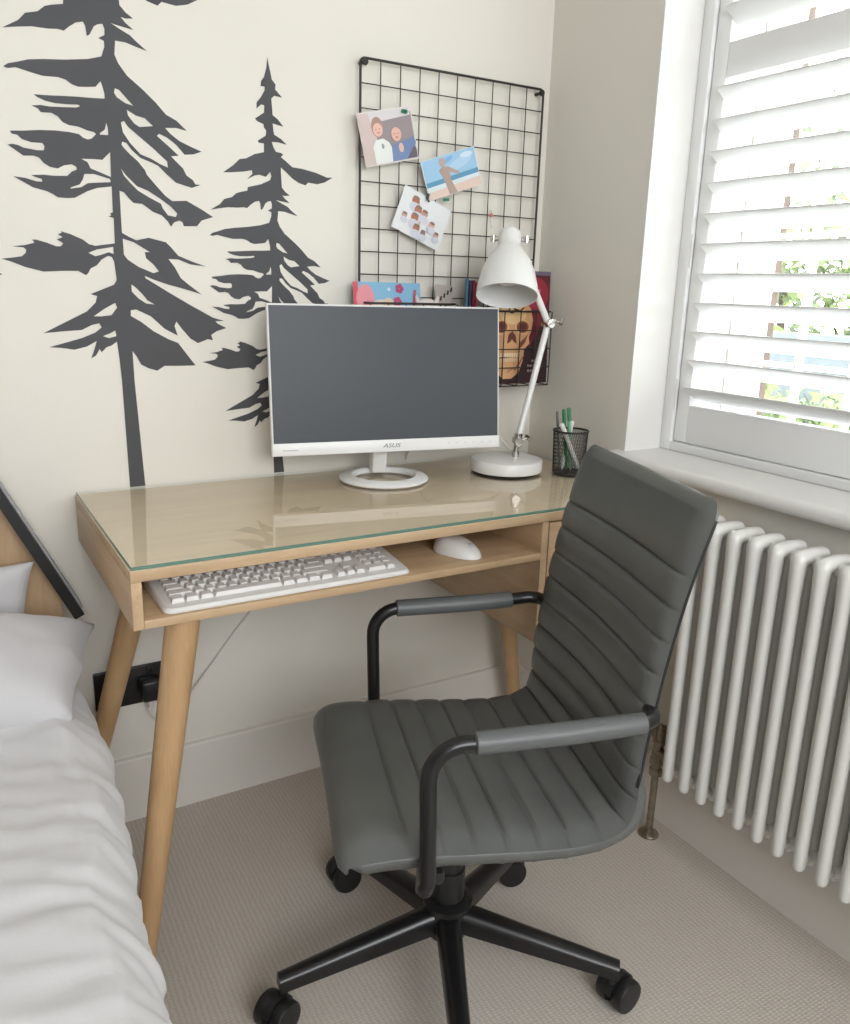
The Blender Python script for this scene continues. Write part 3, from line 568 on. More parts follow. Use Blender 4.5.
# ============================================================ KEYBOARD AND MOUSE ON THE SHELF
ZS = 0.6770
kbd = thing('keyboard', 'white full-size keyboard lying on the open shelf under the desk top', 'keyboard', (0.771, -0.435, ZS))
KX0, KX1, KY0, KY1 = 0.556, 0.986, -0.512, -0.362
def kz(y): return ZS+0.008+(y-KY0)/(KY1-KY0)*0.017
b = MB()
rr = 0.014; poly = []
for cx_, cy_, a0 in ((KX1-rr, KY0+rr, -PI/2), (KX1-rr, KY1-rr, 0), (KX0+rr, KY1-rr, PI/2), (KX0+rr, KY0+rr, PI)):
    poly += [(cx_+rr*math.cos(a0+PI/2*i/5), cy_+rr*math.sin(a0+PI/2*i/5)) for i in range(6)]
n = len(poly); ins = 0.003
cxm, cym = (KX0+KX1)/2, (KY0+KY1)/2
sc_ = lambda p_, k: (cxm+(p_[0]-cxm)*(1-k/0.215), cym+(p_[1]-cym)*(1-k/0.075))
lv = [([p_ for p_ in poly], lambda x, y: ZS+0.001), ([sc_(p_, -0.0008) for p_ in poly], lambda x, y: ZS+0.004), (poly, lambda x, y: kz(y)-0.003), ([sc_(p_, ins) for p_ in poly], lambda x, y: kz(y))]
vs = [];
for L, fz in lv: vs += [Vector((x, y, fz(x, y))) for x, y in L]
fs = [[j*n+i, j*n+(i+1) % n, (j+1)*n+(i+1) % n, (j+1)*n+i] for j in range(len(lv)-1) for i in range(n)]+[list(range(n))[::-1], [3*n+i for i in range(n)]]
b.add(vs, fs, smooth=True); b.build('case', M['white_plastic'], kbd, angle=30)
def keycap(x0, x1, y0, y1):
    g_ = 0.0011; x0 += g_; x1 -= g_; y0 += g_; y1 -= g_; t_ = 0.0024; h = 0.0075
    z0a, z0b = kz(y0)-0.001, kz(y1)-0.001; m_ = MB()
    V = [(x0, y0, z0a), (x1, y0, z0a), (x1, y1, z0b), (x0, y1, z0b), (x0+t_, y0+t_, z0a+h), (x1-t_, y0+t_, z0a+h), (x1-t_, y1-t_*0.6, z0b+h), (x0+t_, y1-t_*0.6, z0b+h)]
    return m_.add(V, [[3, 2, 1, 0], [4, 5, 6, 7], [0, 1, 5, 4], [1, 2, 6, 5], [2, 3, 7, 6], [3, 0, 4, 7]])
U1 = 0.0183; X_ = KX0+0.014; Yk = KY0+0.018
rows = [[1.25, 1.25, 1.25, 6.25, 1.25, 1.25, 1.25, 1.25], [2.25]+[1]*10+[2.75], [1.75]+[1]*11+[2.25], [1.5]+[1]*12+[1.5], [1]*13+[2]]
keys = []
for r_, row in enumerate(rows):
    x = X_
    for k in row: keys.append((x, x+k*U1, Yk+r_*U1, Yk+(r_+1)*U1)); x += k*U1
xn = X_+15*U1+0.006
for k in range(3): keys.append((xn+k*U1, xn+(k+1)*U1, Yk, Yk+U1))
keys.append((xn+U1, xn+2*U1, Yk+U1, Yk+2*U1))
for r_ in (3, 4):
    for k in range(3): keys.append((xn+k*U1, xn+(k+1)*U1, Yk+r_*U1, Yk+(r_+1)*U1))
xp = xn+3*U1+0.005
keys.append((xp, xp+2*U1, Yk, Yk+U1)); keys.append((xp+2*U1, xp+3*U1, Yk, Yk+U1))
for r_ in (1, 2, 3, 4):
    for k in range(3): keys.append((xp+k*U1, xp+(k+1)*U1, Yk+r_*U1, Yk+(r_+1)*U1))
far = []
for k in range(13): far.append((X_+k*U1*1.16, X_+k*U1*1.16+U1, Yk+5*U1+0.006, Yk+6*U1+0.006))
keys = [k for k in keys if k[1] < KX1-0.002]
keys.sort(key=lambda k: k[2])
print('keys', len(keys))
for k in keys[:100]: keycap(*k).build('key', M['white_key'], kbd)
rest = MB()
for k in keys[100:]+far:
    t_ = keycap(*k); rest.add(t_.v, t_.f)
ro = rest.build('key_rows', M['white_key'], kbd); ro['kind'] = 'stuff'
# mouse
mc = Vector((1.124, -0.448, ZS)); ma = math.atan2(-0.27, -0.10)  # nose direction
mouse = thing('computer_mouse', 'white computer mouse lying on the shelf right of the keyboard', 'mouse', mc, math.radians(-72))
b = MB(); nu, nv = 28, 10; L2, W2, HH = 0.053, 0.030, 0.031
vs = []; fs = []
for j in range(nv+1):
    ph = PI/2*j/nv
    for i in range(nu):
        a = 2*PI*i/nu; ex = 0.85
        cx_ = math.copysign(abs(math.cos(a))**ex, math.cos(a)); sy_ = math.copysign(abs(math.sin(a))**ex, math.sin(a))
        k = math.cos(ph)**0.55 if j < nv else 0.02
        hgt = HH*(1-0.30*(cx_*k)-0.18*(cx_*k)**2)
        vs.append(Vector((L2*cx_*k, W2*sy_*k*(1-0.10*cx_), 0.001+hgt*math.sin(ph))))
for j in range(nv):
    for i in range(nu): fs.append([j*nu+i, j*nu+(i+1) % nu, (j+1)*nu+(i+1) % nu, (j+1)*nu+i])
fs.append([nv*nu+i for i in range(nu)]); fs.append(list(range(nu))[::-1])
b.add(vs, fs, smooth=True); b.build('shell', M['white_plastic'], mouse, local=True, angle=60)
b = MB(); b.tube([(0.030, -0.004, 0.0195), (0.030, 0.004, 0.0195)], 0.0075, 16); b.build('scroll_wheel', M['pale_print'], mouse, local=True)

# ============================================================ WIRE GRID ON THE WALL
GX, GZ, CELL, GY = 1.1213, 1.6206, 0.0475, -0.020
NC, NR = 10, 14
grid = thing('wire_grid', 'black square wire grid panel hanging on the wall above the monitor', 'wire grid', (GX+CELL*5, GY, GZ-CELL*NR))
gw_, gh_ = CELL*NC, CELL*NR
rc = 0.010
pts = []
for (cx_, cz_, a0) in ((GX+gw_-rc, GZ-rc, 0), (GX+rc, GZ-rc, PI/2), (GX+rc, GZ-gh_+rc, PI), (GX+gw_-rc, GZ-gh_+rc, 1.5*PI)):
    pts += [Vector((cx_+rc*math.cos(a0+PI/2*i/5), GY, cz_+rc*math.sin(a0+PI/2*i/5))) for i in range(6)]
MB().tube(pts, 0.0027, 10, closed=True).build('outer_rod', M['black_wire'], grid)
b = MB()
for k in range(1, NC): b.tube([(GX+k*CELL, GY+0.0012, GZ), (GX+k*CELL, GY+0.0012, GZ-gh_)], 0.0013, 6)
for k in range(1, NR): b.tube([(GX, GY-0.0012, GZ-k*CELL), (GX+gw_, GY-0.0012, GZ-k*CELL)], 0.0013, 6)
b.build('wire_lattice', M['black_wire'], grid)
for (x, z) in ((GX+0.008, GZ-0.008), (GX+gw_-0.008, GZ-0.008), (GX+0.008, GZ-gh_+0.008), (GX+gw_-0.008, GZ-gh_+0.008)):
    b = MB(); b.tube([(x, -0.0002, z), (x, GY-0.004, z)], 0.0035, 12); b.tube([(x, GY-0.004, z), (x, GY-0.0075, z)], [0.0075, 0.0065], 16)
    b.build('wall_fixing', M['black_wire'], grid)

# ------------------------------------------------------------ wire baskets hooked on the grid
def basket(label, x0, x1, z0, z1, yf, dz=0.0):
    yb = GY-0.006
    t = thing('wire_basket', label, 'wire basket', ((x0+x1)/2, yb, z0), 0, 'wire baskets hooked on the grid')
    MB().tube([(x0, yb, z1), (x0, yf+0.012, z1), (x0+0.0035, yf+0.0035, z1), (x0+0.012, yf, z1), (x1-0.012, yf, z1), (x1-0.0035, yf+0.0035, z1), (x1, yf+0.012, z1), (x1, yb, z1)], 0.0024, 8).build('top_rail', M['black_wire'], t)
    b = MB(); n = max(2, round((x1-x0)/CELL))
    for k in range(n+1):
        x = x0+(x1-x0)*k/n
        b.tube([(x, yf, z1), (x, yf, z0+0.008), (x, yf+0.003, z0+0.002), (x, yf+0.008, z0), (x, yb, z0)], 0.0014, 6)
    m_ = max(2, round((z1-z0)/CELL))
    for k in range(m_): 
        z = z0+(z1-z0)*k/m_; b.tube([(x0, yb, z), (x0, yf, z), (x1, yf, z), (x1, yb, z)], 0.0014, 6)
    b.build('wire_front', M['black_wire'], t)
    return t
basket('shallow black wire basket with its top rail just above the left half of the monitor', 1.122, 1.345, 1.02, 1.133, -0.072)
basket('black wire basket at the right holding the skull magazine', 1.362, 1.594, 0.946, 1.120, -0.108)

# ------------------------------------------------------------ flat prints (cards, photographs, magazines)
def frame_from(cen, xa, za):
    """matrix: local x -> xa, local y -> za (up in the picture), local z -> towards the room"""
    xa = Vector(xa).normalized(); za = Vector(za); za = (za-xa*za.dot(xa)).normalized(); n = xa.cross(za)
    return Matrix((xa, za, n)).transposed().to_4x4(), Vector(cen)
def print_thing(name, label, cat, cen, xa, za, w, h, base_col, group=None, thick=0.0006, curl=0.0, edge=None):
    R, c = frame_from(cen, xa, za); mx = Matrix.Translation(c) @ R
    t = thing(name, label, cat, c, 0, group)
    b = MB(); n = 8
    if curl:
        vs = []; fs = []
        for j in (0, 1):
            for i in range(n+1):
                u = i/n-0.5
                for s_ in (-1, 1): vs.append(mx @ Vector((u*w, s_*h/2, curl*4*u*u-(thick if j == 0 else 0))))
        for i in range(n):
            a = 2*i; fs += [[a, a+1, a+3, a+2]]; o_ = 2*(n+1); fs += [[o_+a, o_+a+2, o_+a+3, o_+a+1]]
            fs += [[a, a+2, o_+a+2, o_+a], [a+1, o_+a+1, o_+a+3, a+3]]
        o_ = 2*(n+1); fs += [[0, o_, o_+1, 1], [2*n, 2*n+1, o_+2*n+1, o_+2*n]]
        b.add(vs, fs, smooth=True)
    else:
        b.box((-w/2, -h/2, -thick), (w/2, h/2, 0), mx=mx)
    b.build('paper', paint(base_col) if isinstance(base_col, tuple) else base_col, t)
    cnt = [0]
    def shape(pname, poly, col, lay=1, tt=0.00012):
        cnt[0] += 1; lay = cnt[0]; e = MB()
        z = lambda x: curl*4*(x/w)**2+lay*tt
        n_ = len(poly); vs = [mx @ Vector((x, y, z(x))) for x, y in poly]+[mx @ Vector((x, y, z(x)-tt*0.9)) for x, y in poly]
        e.add(vs, [list(range(n_)), [n_+i for i in range(n_)][::-1]]+[[i, (i+1) % n_, n_+(i+1) % n_, n_+i] for i in range(n_)])
        return e.build(pname, paint(col), t)
    return t, shape, mx
def ell(cx, cy, rx, ry, n=20, rot=0.0):
    return [(cx+rx*math.cos(2*PI*i/n)*math.cos(rot)-ry*math.sin(2*PI*i/n)*math.sin(rot), cy+rx*math.cos(2*PI*i/n)*math.sin(rot)+ry*math.sin(2*PI*i/n)*math.cos(rot)) for i in range(n)]
GR = 'photographs clipped to the grid'
YP = -0.0275
def face(shape, x, y, r, lay, skin=(226, 184, 168)):
    shape('face', ell(x, y, r*0.88, r), skin, lay)
    shape('eye', ell(x-r*0.33, y+r*0.1, r*0.1, r*0.07, 8), (96, 72, 66), lay+1); shape('eye', ell(x+r*0.33, y+r*0.1, r*0.1, r*0.07, 8), (96, 72, 66), lay+1)
    shape('mouth', ell(x, y-r*0.42, r*0.26, r*0.10, 10), (188, 110, 104), lay+1)
# photo 1: corners measured on the wall plane
def pcs(tl_, tr, br, bl): 
    c = [sum(p_[i] for p_ in (tl_, tr, br, bl))/4 for i in (0, 1)]
    xa = ((tr[0]-tl_[0]+br[0]-bl[0])/2, 0, (tr[1]-tl_[1]+br[1]-bl[1])/2); za = ((tl_[0]-bl[0]+tr[0]-br[0])/2, 0, (tl_[1]-bl[1]+tr[1]-br[1])/2)
    return (c[0], YP, c[1]), xa, za, Vector(xa).length, Vector(za).length
cen, xa, za, w, h = pcs((1.107, 1.512), (1.232, 1.541), (1.264, 1.441), (1.133, 1.409))
t, s, mx = print_thing('photograph', 'photograph of two small children, clipped top left on the wire grid', 'photo', cen, xa, za, w, h, (222, 214, 212), GR)
s('backdrop', [(-w*0.48, -h*0.47), (w*0.48, -h*0.47), (w*0.48, h*0.40), (-w*0.10, h*0.47), (-w*0.48, h*0.47)], (150, 138, 142), 1)
s('light_backdrop', [(-w*0.5, -h*0.48), (-w*0.30, -h*0.48), (-w*0.12, h*0.47), (-w*0.49, h*0.48)], (206, 188, 184), 2)
s('top_light', [(-w*0.28, h*0.28), (w*0.46, h*0.34), (w*0.46, h*0.47), (-w*0.3, h*0.47)], (214, 208, 210), 2)
s('head', ell(-w*0.17, h*0.20, w*0.11, h*0.19), (176, 140, 130), 3)
face(s, -w*0.17, h*0.15, w*0.10, 4)
s('jumper', [(-w*0.30, -h*0.48), (-w*0.31, -h*0.15), (-w*0.24, -h*0.03), (-w*0.10, -h*0.02), (-w*0.01, -h*0.10), (w*0.05, -h*0.25), (w*0.06, -h*0.47)], (226, 228, 224), 3)
s('jumper_print', ell(-w*0.13, -h*0.16, w*0.025, h*0.05), (150, 160, 160), 4)
face(s, w*0.15, h*0.02, w*0.105, 5, (222, 176, 160))
s('blue_top', [(w*0.01, -h*0.47), (w*0.03, -h*0.20), (w*0.12, -h*0.14), (w*0.32, -h*0.12), (w*0.46, -h*0.06), (w*0.49, -h*0.20), (w*0.30, -h*0.46)], (112, 134, 176), 4)
s('hand', ell(w*0.20, -h*0.24, w*0.045, h*0.09), (222, 180, 164), 6)
s('dark_sofa', [(w*0.28, -h*0.46), (w*0.44, -h*0.24), (w*0.48, -h*0.30), (w*0.48, -h*0.46)], (108, 98, 112), 5)
def clip(x, z, label, ang=0.3, col=(28, 140, 98)):
    t = thing('green_clip', label, 'clip', (x, YP-0.004, z), 0, 'green clips on the photographs')
    m1 = Matrix.Translation((x, YP-0.0045, z)) @ Matrix.Rotation(ang, 4, 'Y')
    b = MB(); b.box((-0.009, -0.004, -0.0035), (0.004, -0.001, 0.0035), 0.001, mx=m1); b.box((-0.009, 0.001, -0.0035), (0.004, 0.0035, 0.0035), 0.001, mx=m1); b.build('jaw', paint(col, 0.35), t)
    MB().tube([m1 @ Vector((-0.003, -0.0055, 0)), m1 @ Vector((-0.003, 0.0040, 0))], 0.0033, 12).build('spring', paint((18, 92, 66), 0.35), t)
clip(1.222, 1.528, 'green clip at the top of the photograph of two children', 0.1)
cen, xa, za, w, h = pcs((1.262, 1.434), (1.401, 1.477), (1.430, 1.403), (1.293, 1.352))
t, s, mx = print_thing('photograph', 'photograph of a person on a beach under blue sky, tilted on the wire grid', 'photo', cen, xa, za, w, h, (232, 232, 232), GR)
s('sky_print', [(-w*0.49, -h*0.12), (w*0.49, -h*0.16), (w*0.49, h*0.49), (-w*0.49, h*0.49)], (158, 198, 228), 1)
s('cloud', ell(w*0.18, h*0.20, w*0.24, h*0.12, rot=0.2), (176, 208, 234), 2); s('cloud', ell(w*0.33, h*0.36, w*0.12, h*0.07), (206, 224, 240), 3); s('cloud', ell(-w*0.02, h*0.36, w*0.10, h*0.06, rot=0.3), (128, 178, 222), 3)
s('sea_print', [(-w*0.49, -h*0.18), (w*0.49, -h*0.16), (w*0.49, -h*0.04), (-w*0.49, -h*0.06)], (96, 152, 186), 2)
s('surf', [(-w*0.49, -h*0.30), (w*0.49, -h*0.26), (w*0.49, -h*0.16), (-w*0.49, -h*0.18)], (214, 228, 232), 2)
s('sand', [(-w*0.49, -h*0.49), (w*0.49, -h*0.49), (w*0.49, -h*0.26), (-w*0.49, -h*0.30)], (226, 202, 190), 2)
s('figure', [(-w*0.12, -h*0.49), (-w*0.16, -h*0.1), (-w*0.22, h*0.16), (-w*0.14, h*0.24), (-w*0.04, h*0.20), (w*0.14, 0.0), (w*0.12, -h*0.05), (-w*0.03, h*0.05), (-w*0.04, -h*0.12), (w*0.03, -h*0.49)], (178, 156, 146), 3)
s('figure_head', ell(-w*0.13, h*0.34, w*0.06, h*0.11), (186, 164, 160), 4)
cen, xa, za, w, h = pcs((1.226, 1.382), (1.351, 1.339), (1.312, 1.247), (1.197, 1.298))
t, s, mx = print_thing('photograph', 'white photograph of several small figures, hanging lowest on the wire grid', 'photo', cen, xa, za, w, h, (226, 228, 230), GR)
s('figure_band', [(-w*0.28, h*0.34), (-w*0.16, h*0.36), (0.0, -h*0.02), (w*0.02, -h*0.42), (-w*0.10, -h*0.40), (-w*0.14, 0)], (206, 172, 158), 1)
for (fx, fy, fr_, col) in ((-0.22, 0.30, 0.10, (168, 108, 84)), (-0.12, 0.13, 0.10, (184, 116, 92)), (0.02, 0.12, 0.09, (186, 150, 136)), (-0.14, -0.06, 0.10, (182, 112, 88)), (-0.34, -0.12, 0.07, (196, 156, 140)), (-0.05, -0.26, 0.09, (172, 110, 92)), (0.22, -0.04, 0.08, (206, 168, 152)), (0.36, -0.20, 0.07, (200, 160, 150)), (0.10, -0.30, 0.07, (150, 124, 130))):
    s('small_figure', ell(fx*w, fy*h, fr_*w*0.75, fr_*h, 14), col, 2); s('small_hair', ell(fx*w, (fy+fr_*0.62)*h, fr_*w*0.66, fr_*h*0.42, 12), (142, 112, 100), 3)
    s('small_top', ell(fx*w+0.002, (fy-fr_*1.5)*h, fr_*w*1.1, fr_*h*1.1, 12), (206, 208, 218), 1)
clip(1.333, 1.360, 'green clip joining the beach photograph and the white photograph', -0.1)
# grey clip and small pink charm
t = thing('grey_clip', 'small dark grey clip on the white photograph', 'clip', (1.283, YP-0.004, 1.363))
MB().tube([(1.283, YP-0.007, 1.368), (1.283, YP-0.002, 1.358)], 0.0035, 10).build('jaw', paint((70, 84, 84)), t)
MB().tube([(1.280, YP-0.006, 1.358), (1.286, YP-0.006, 1.352)], 0.002, 8).build('spring', paint((50, 60, 60)), t)
pk = thing('pink_charm', 'tiny pink charm hooked on the wire grid above the lamp', 'charm', (1.458, -0.028, 1.3355))
MB().lathe([(0.001, -0.004), (0.005, -0.003), (0.006, 0), (0.004, 0.003), (0.001, 0.004)], 14, mx=Matrix.Translation((1.458, -0.028, 1.3355))).build('bead', paint((206, 140, 122)), pk)
b = MB(); b.tube([Vector((1.458+0.004*math.cos(a), -0.0245, 1.3405+0.005*math.sin(a))) for a in [2*PI*k/12 for k in range(12)]], 0.0006, 5, closed=True); b.build('loop', M['chrome'], pk)
b = MB(); b.tube([(1.458, -0.028, 1.332), (1.456, -0.030, 1.318), (1.460, -0.030, 1.306)], 0.0006, 5); b.build('thread', paint((206, 180, 168)), pk)

# ------------------------------------------------------------ things standing in the left basket
t, s, mx = print_thing('greeting_card', 'light blue card with pink and red flowers in the basket above the monitor', 'card', (1.180, -0.048, 1.1025), (1, 0, 0.0), (0, 0.12, 1), 0.168, 0.150, (132, 182, 214))
w, h = 0.168, 0.150
s('pink_edge', [(-w/2, -h/2), (-w/2+0.012, -h/2), (-w/2+0.012, h/2), (-w/2, h/2)], (206, 84, 98), 1)
s('pink_bloom', ell(-0.055, 0.040, 0.022, 0.030, 16), (228, 150, 158), 2); s('pink_bloom', ell(-0.045, 0.012, 0.024, 0.024, 16), (224, 134, 150), 3)
s('cream_bloom', ell(-0.018, 0.022, 0.022, 0.016, 14), (224, 210, 192), 2); s('cream_bloom', ell(0.002, 0.03, 0.014, 0.012, 14), (216, 196, 170), 3)
for x, y in ((0.030, 0.062), (0.024, 0.034)):
    for k in range(5): s('red_petal', ell(x+0.006*math.cos(k*2*PI/5), y+0.006*math.sin(k*2*PI/5), 0.0052, 0.0052, 10), (176, 72, 112), 2)
s('pale_dot', ell(0.003, 0.060, 0.004, 0.004, 10), (196, 230, 238), 2); s('red_stem', [(0.050, -h/2), (0.062, -h/2), (0.072, 0.06), (0.066, 0.06)], (184, 88, 100), 1)
pm = thing('plush_ball', 'white and pale pink rounded soft toy peeping over the monitor', 'soft toy', (1.278, -0.073, 1.030))
b = MB(); b.lathe([(0.001, 0)]+[(0.040*math.sin(a)**0.8, 0.060-0.060*math.cos(a)) for a in [PI*k/14 for k in range(1, 14)]]+[(0.001, 0.12)], 28, mx=Matrix.Translation((1.278, -0.049, 1.022)) @ Matrix.Diagonal((1, 0.42, 1.02, 1)))
b.build('body', mat('soft_white_plush', (0.72, 0.66, 0.64, 1), 0.9, sheen=0.5, bump=0.6, bscale=300), pm)
b = MB(); b.lathe([(0.001, 0.004), (0.010, 0.003), (0.016, 0.0)], 18, mx=Matrix.Translation((1.280, -0.062, 1.105)) @ Matrix.Rotation(PI/2, 4, 'X')); b.build('pink_patch', paint((226, 176, 178)), pm)
b = MB()
for sx_ in (-1, 1): b.tube([(1.278+sx_*0.022, -0.049, 1.126), (1.278+sx_*0.028, -0.049, 1.148)], [0.008, 0.003], 10, ends_round=True)
b.build('ear', paint((224, 208, 204)), pm)
t, s, mx = print_thing('printed_tag', 'small grey card with black slanting stripes beside the soft toy', 'card', (1.322, -0.050, 1.105), (1, 0, -0.05), (0, 0.1, 1), 0.046, 0.14, (176, 166, 160))
for k in range(5): s('black_stripe', [(-0.020+k*0.009, 0.028+k*0.007), (-0.015+k*0.009, 0.028+k*0.007), (-0.013+k*0.009, 0.038+k*0.007), (-0.018+k*0.009, 0.038+k*0.007)], (40, 36, 36), 1)
s('dot', ell(0.006, 0.026, 0.003, 0.003, 10), (60, 50, 50), 1)

# ------------------------------------------------------------ books / magazines in the right basket
def booklet(label, x, col, h, yaw_):
    t = thing('booklet', label, 'booklet', (x, -0.060, 0.951), 0, 'thin booklets left of the skull magazine')
    mx = Matrix.Translation((x, -0.056, 0.951)) @ Matrix.Rotation(yaw_, 4, 'Z')
    MB().box((-0.003, -0.024, 0), (0.003, 0.024, h), 0.0008, mx=mx).build('cover', paint(col, 0.4), t)
    MB().box((-0.0022, -0.022, 0.001), (0.0022, 0.0252, h-0.001), mx=mx).build('pages', paint((214, 206, 196)), t)
booklet('thin teal booklet, leftmost of the upright ones beside the lamp shade', 1.379, (74, 122, 150), 0.240, -0.5)
booklet('thin dark blue booklet second from left beside the lamp shade', 1.388, (60, 66, 104), 0.236, -0.5)
booklet('thin crimson booklet in the middle beside the lamp shade', 1.397, (150, 36, 56), 0.236, -0.5)
booklet('thin pinkish red booklet right beside the lamp shade', 1.406, (176, 92, 108), 0.232, -0.5)
MWd, MHt = 0.176, 0.262
t, s, mx = print_thing('skull_magazine', 'dark red magazine with a pale skull on its cover, standing in the right wire basket', 'magazine', (1.5085, -0.092, 1.0815), (1, -0.02, -0.0), (0.15, 0.03, 1), MWd, MHt, (84, 22, 34), thick=0.006)
w, h = MWd, MHt
s('dark_field', [(-w/2, -h/2), (w/2, -h/2), (w/2, h*0.02), (w*0.2, h*0.12), (-w/2, h*0.12)], (48, 18, 26), 1)
s('red_glow', ell(w*0.25, h*0.30, w*0.23, h*0.15, 24), (140, 30, 50), 1)
s('red_glow_core', ell(w*0.22, h*0.32, w*0.12, h*0.07, 20), (166, 44, 64), 2)
s('red_band', [(w*0.18, -h*0.18), (w*0.34, -h*0.02), (w*0.40, h*0.14), (w*0.22, h*0.18), (w*0.12, h*0.05)], (112, 24, 40), 2)
s('top_strip', [(-w/2, h*0.465), (w/2, h*0.465), (w/2, h/2), (-w/2, h/2)], (104, 92, 112), 1)
skull = [(-0.44, 0.06), (-0.40, 0.17), (-0.28, 0.235), (-0.10, 0.255), (0.08, 0.235), (0.19, 0.17), (0.23, 0.07), (0.21, -0.03), (0.17, -0.08), (0.185, -0.14), (0.10, -0.19), (0.08, -0.30), (0.02, -0.40), (-0.10, -0.455), (-0.24, -0.455), (-0.34, -0.40), (-0.37, -0.30), (-0.39, -0.19), (-0.46, -0.13), (-0.44, -0.06)]
s('skull', [(x*w, y*h) for x, y in skull], (206, 158, 112), 3)
s('skull_light', ell(-0.10*w, 0.12*h, 0.22*w, 0.09*h, 22), (226, 190, 138), 4)
for x in (-0.29, 0.06):
    s('eye_rim', ell(x*w, 0.005*h, 0.125*w, 0.068*h, 20), (226, 176, 128), 5); s('eye_socket', ell(x*w, 0.008*h, 0.10*w, 0.052*h, 20), (142, 74, 50), 6); s('eye_dark', ell((x+0.01)*w, 0.018*h, 0.06*w, 0.03*h, 16), (100, 48, 34), 7)
s('nose_hole', [(-0.17*w, -0.06*h), (-0.11*w, -0.03*h), (-0.05*w, -0.07*h), (-0.03*w, -0.14*h), (-0.08*w, -0.125*h), (-0.11*w, -0.10*h), (-0.14*w, -0.125*h), (-0.19*w, -0.14*h)], (98, 46, 34), 6)
s('cheek_shadow', [(0.02*w, -0.13*h), (0.15*w, -0.06*h), (0.11*w, -0.13*h), (0.0, -0.20*h)], (128, 66, 46), 5)
s('mouth_line', [(-0.31*w, -0.262*h), (0.03*w, -0.235*h), (0.03*w, -0.248*h), (-0.31*w, -0.276*h)], (96, 48, 36), 6)
for k in range(9): 
    x0_ = (-0.30+0.036*k)*w
    s('tooth', [(x0_, -0.225*h), (x0_+0.030*w, -0.222*h), (x0_+0.030*w, -0.258*h), (x0_, -0.261*h)], (228, 206, 170), 5)
    s('tooth', [(x0_, -0.272*h), (x0_+0.030*w, -0.269*h), (x0_+0.028*w, -0.300*h), (x0_+0.002, -0.303*h)], (222, 196, 158), 5)
for a_, b_ in (((-0.02, -0.34), (0.08, -0.24)), ((-0.08, -0.38), (0.02, -0.30)), ((-0.2, -0.40), (-0.1, -0.36))):
    s('jaw_shadow', [(a_[0]*w, a_[1]*h), (a_[0]*w+0.004, a_[1]*h), (b_[0]*w+0.003, b_[1]*h), (b_[0]*w, b_[1]*h)], (150, 88, 60), 5)
root = t
def on_print(mx, x, y, z=0.0012): return Matrix.Translation(-root.location) @ mx @ Matrix.Translation((x, y, z))
wh = paint((222, 206, 200))
text_mesh('cover_text', 'WHEN', 0.0085, wh, root, on_print(mx, w*0.30, -h*0.300), 0.0002)
text_mesh('cover_text', 'THE DARK', 0.0085, wh, root, on_print(mx, w*0.27, -h*0.345), 0.0002)
text_mesh('cover_text', 'IS CALLING', 0.0072, wh, root, on_print(mx, w*0.27, -h*0.388), 0.0002)
# script title strokes
tm_ = paint((206, 150, 158))
def stroke(pts_, r_=0.0009):
    e = MB(); e.tube([mx @ Vector((x*w, y*h, 0.0008)) for x, y in pts_], r_, 6); return e
e = MB()
for pts_ in ([(0.08, 0.37), (0.03, 0.40), (0.01, 0.36), (0.05, 0.335), (0.09, 0.35)], [(0.12, 0.32), (0.15, 0.345), (0.17, 0.315), (0.20, 0.34), (0.22, 0.31)], [(0.24, 0.31), (0.27, 0.34), (0.29, 0.30), (0.33, 0.345), (0.31, 0.27), (0.28, 0.26)], [(0.05, 0.30), (0.16, 0.275), (0.30, 0.285)]):
    q_ = stroke(pts_); e.add(q_.v, q_.f, smooth=True)
e.build('script_title', tm_, root)
bc = thing('black_clip', 'small black clip on the top wire at the right basket, beside the lamp shade', 'clip', (1.472, -0.11, 1.123))
b = MB(); b.tube([Vector((1.472+0.009*math.cos(a), -0.112, 1.123+0.006*math.sin(a))) for a in [0.4+5.4*k/12 for k in range(13)]], 0.0018, 6); b.build('loop', M['black_wire'], bc)
b = MB(); b.tube([(1.480, -0.112, 1.125), (1.495, -0.111, 1.121), (1.506, -0.111, 1.128)], 0.0022, 6); b.build('handle', M['black_wire'], bc)

# ============================================================ SOCKET, PLUG, CABLES
sk = thing('wall_socket', 'black double wall socket low on the wall behind the left desk legs', 'socket', (0.589, 0, 0.323))
MB().box((0.513, -0.009, 0.279), (0.665, -0.0003, 0.366), 0.0025).build('face_plate', M['socket'], sk)
for xx in (0.552, 0.627):
    b = MB(); b.box((xx-0.006, -0.0125, 0.350), (xx+0.006, -0.008, 0.362), 0.001, mx=None); b.build('switch', M['socket'], sk)
pg = thing('plug', 'black plug in the right half of the wall socket with a white cable', 'plug', (0.625, -0.010, 0.32))
MB().box((0.602, -0.048, 0.294), (0.648, -0.0095, 0.342), 0.008).build('plug_body', M['socket'], pg)
MB().tube([(0.622, -0.030, 0.295), (0.622, -0.030, 0.276)], [0.008, 0.006], 12).build('strain_relief', M['cable'], pg)
b = MB(); P_ = [(0.622, -0.030, 0.276), (0.624, -0.034, 0.258), (0.640, -0.036, 0.246), (0.668, -0.034, 0.250), (0.70, -0.026, 0.275), (0.74, -0.014, 0.312), (0.78, -0.008, 0.356), (0.815, -0.006, 0.398), (0.846, -0.006, 0.432), (0.90, -0.006, 0.495), (0.98, -0.006, 0.56), (1.05, -0.008, 0.645)]
def smooth_path(P, k=6):
    P = [Vector(p) for p in P]; out = []
    for i in range(len(P)-1):
        p0, p1, p2, p3 = P[max(i-1, 0)], P[i], P[i+1], P[min(i+2, len(P)-1)]
        for j in range(k):
            t_ = j/k; out.append(0.5*((2*p1)+(p2-p0)*t_+(2*p0-5*p1+4*p2-p3)*t_*t_+(3*p1-p0-3*p2+p3)*t_**3))
    return out+[P[-1]]
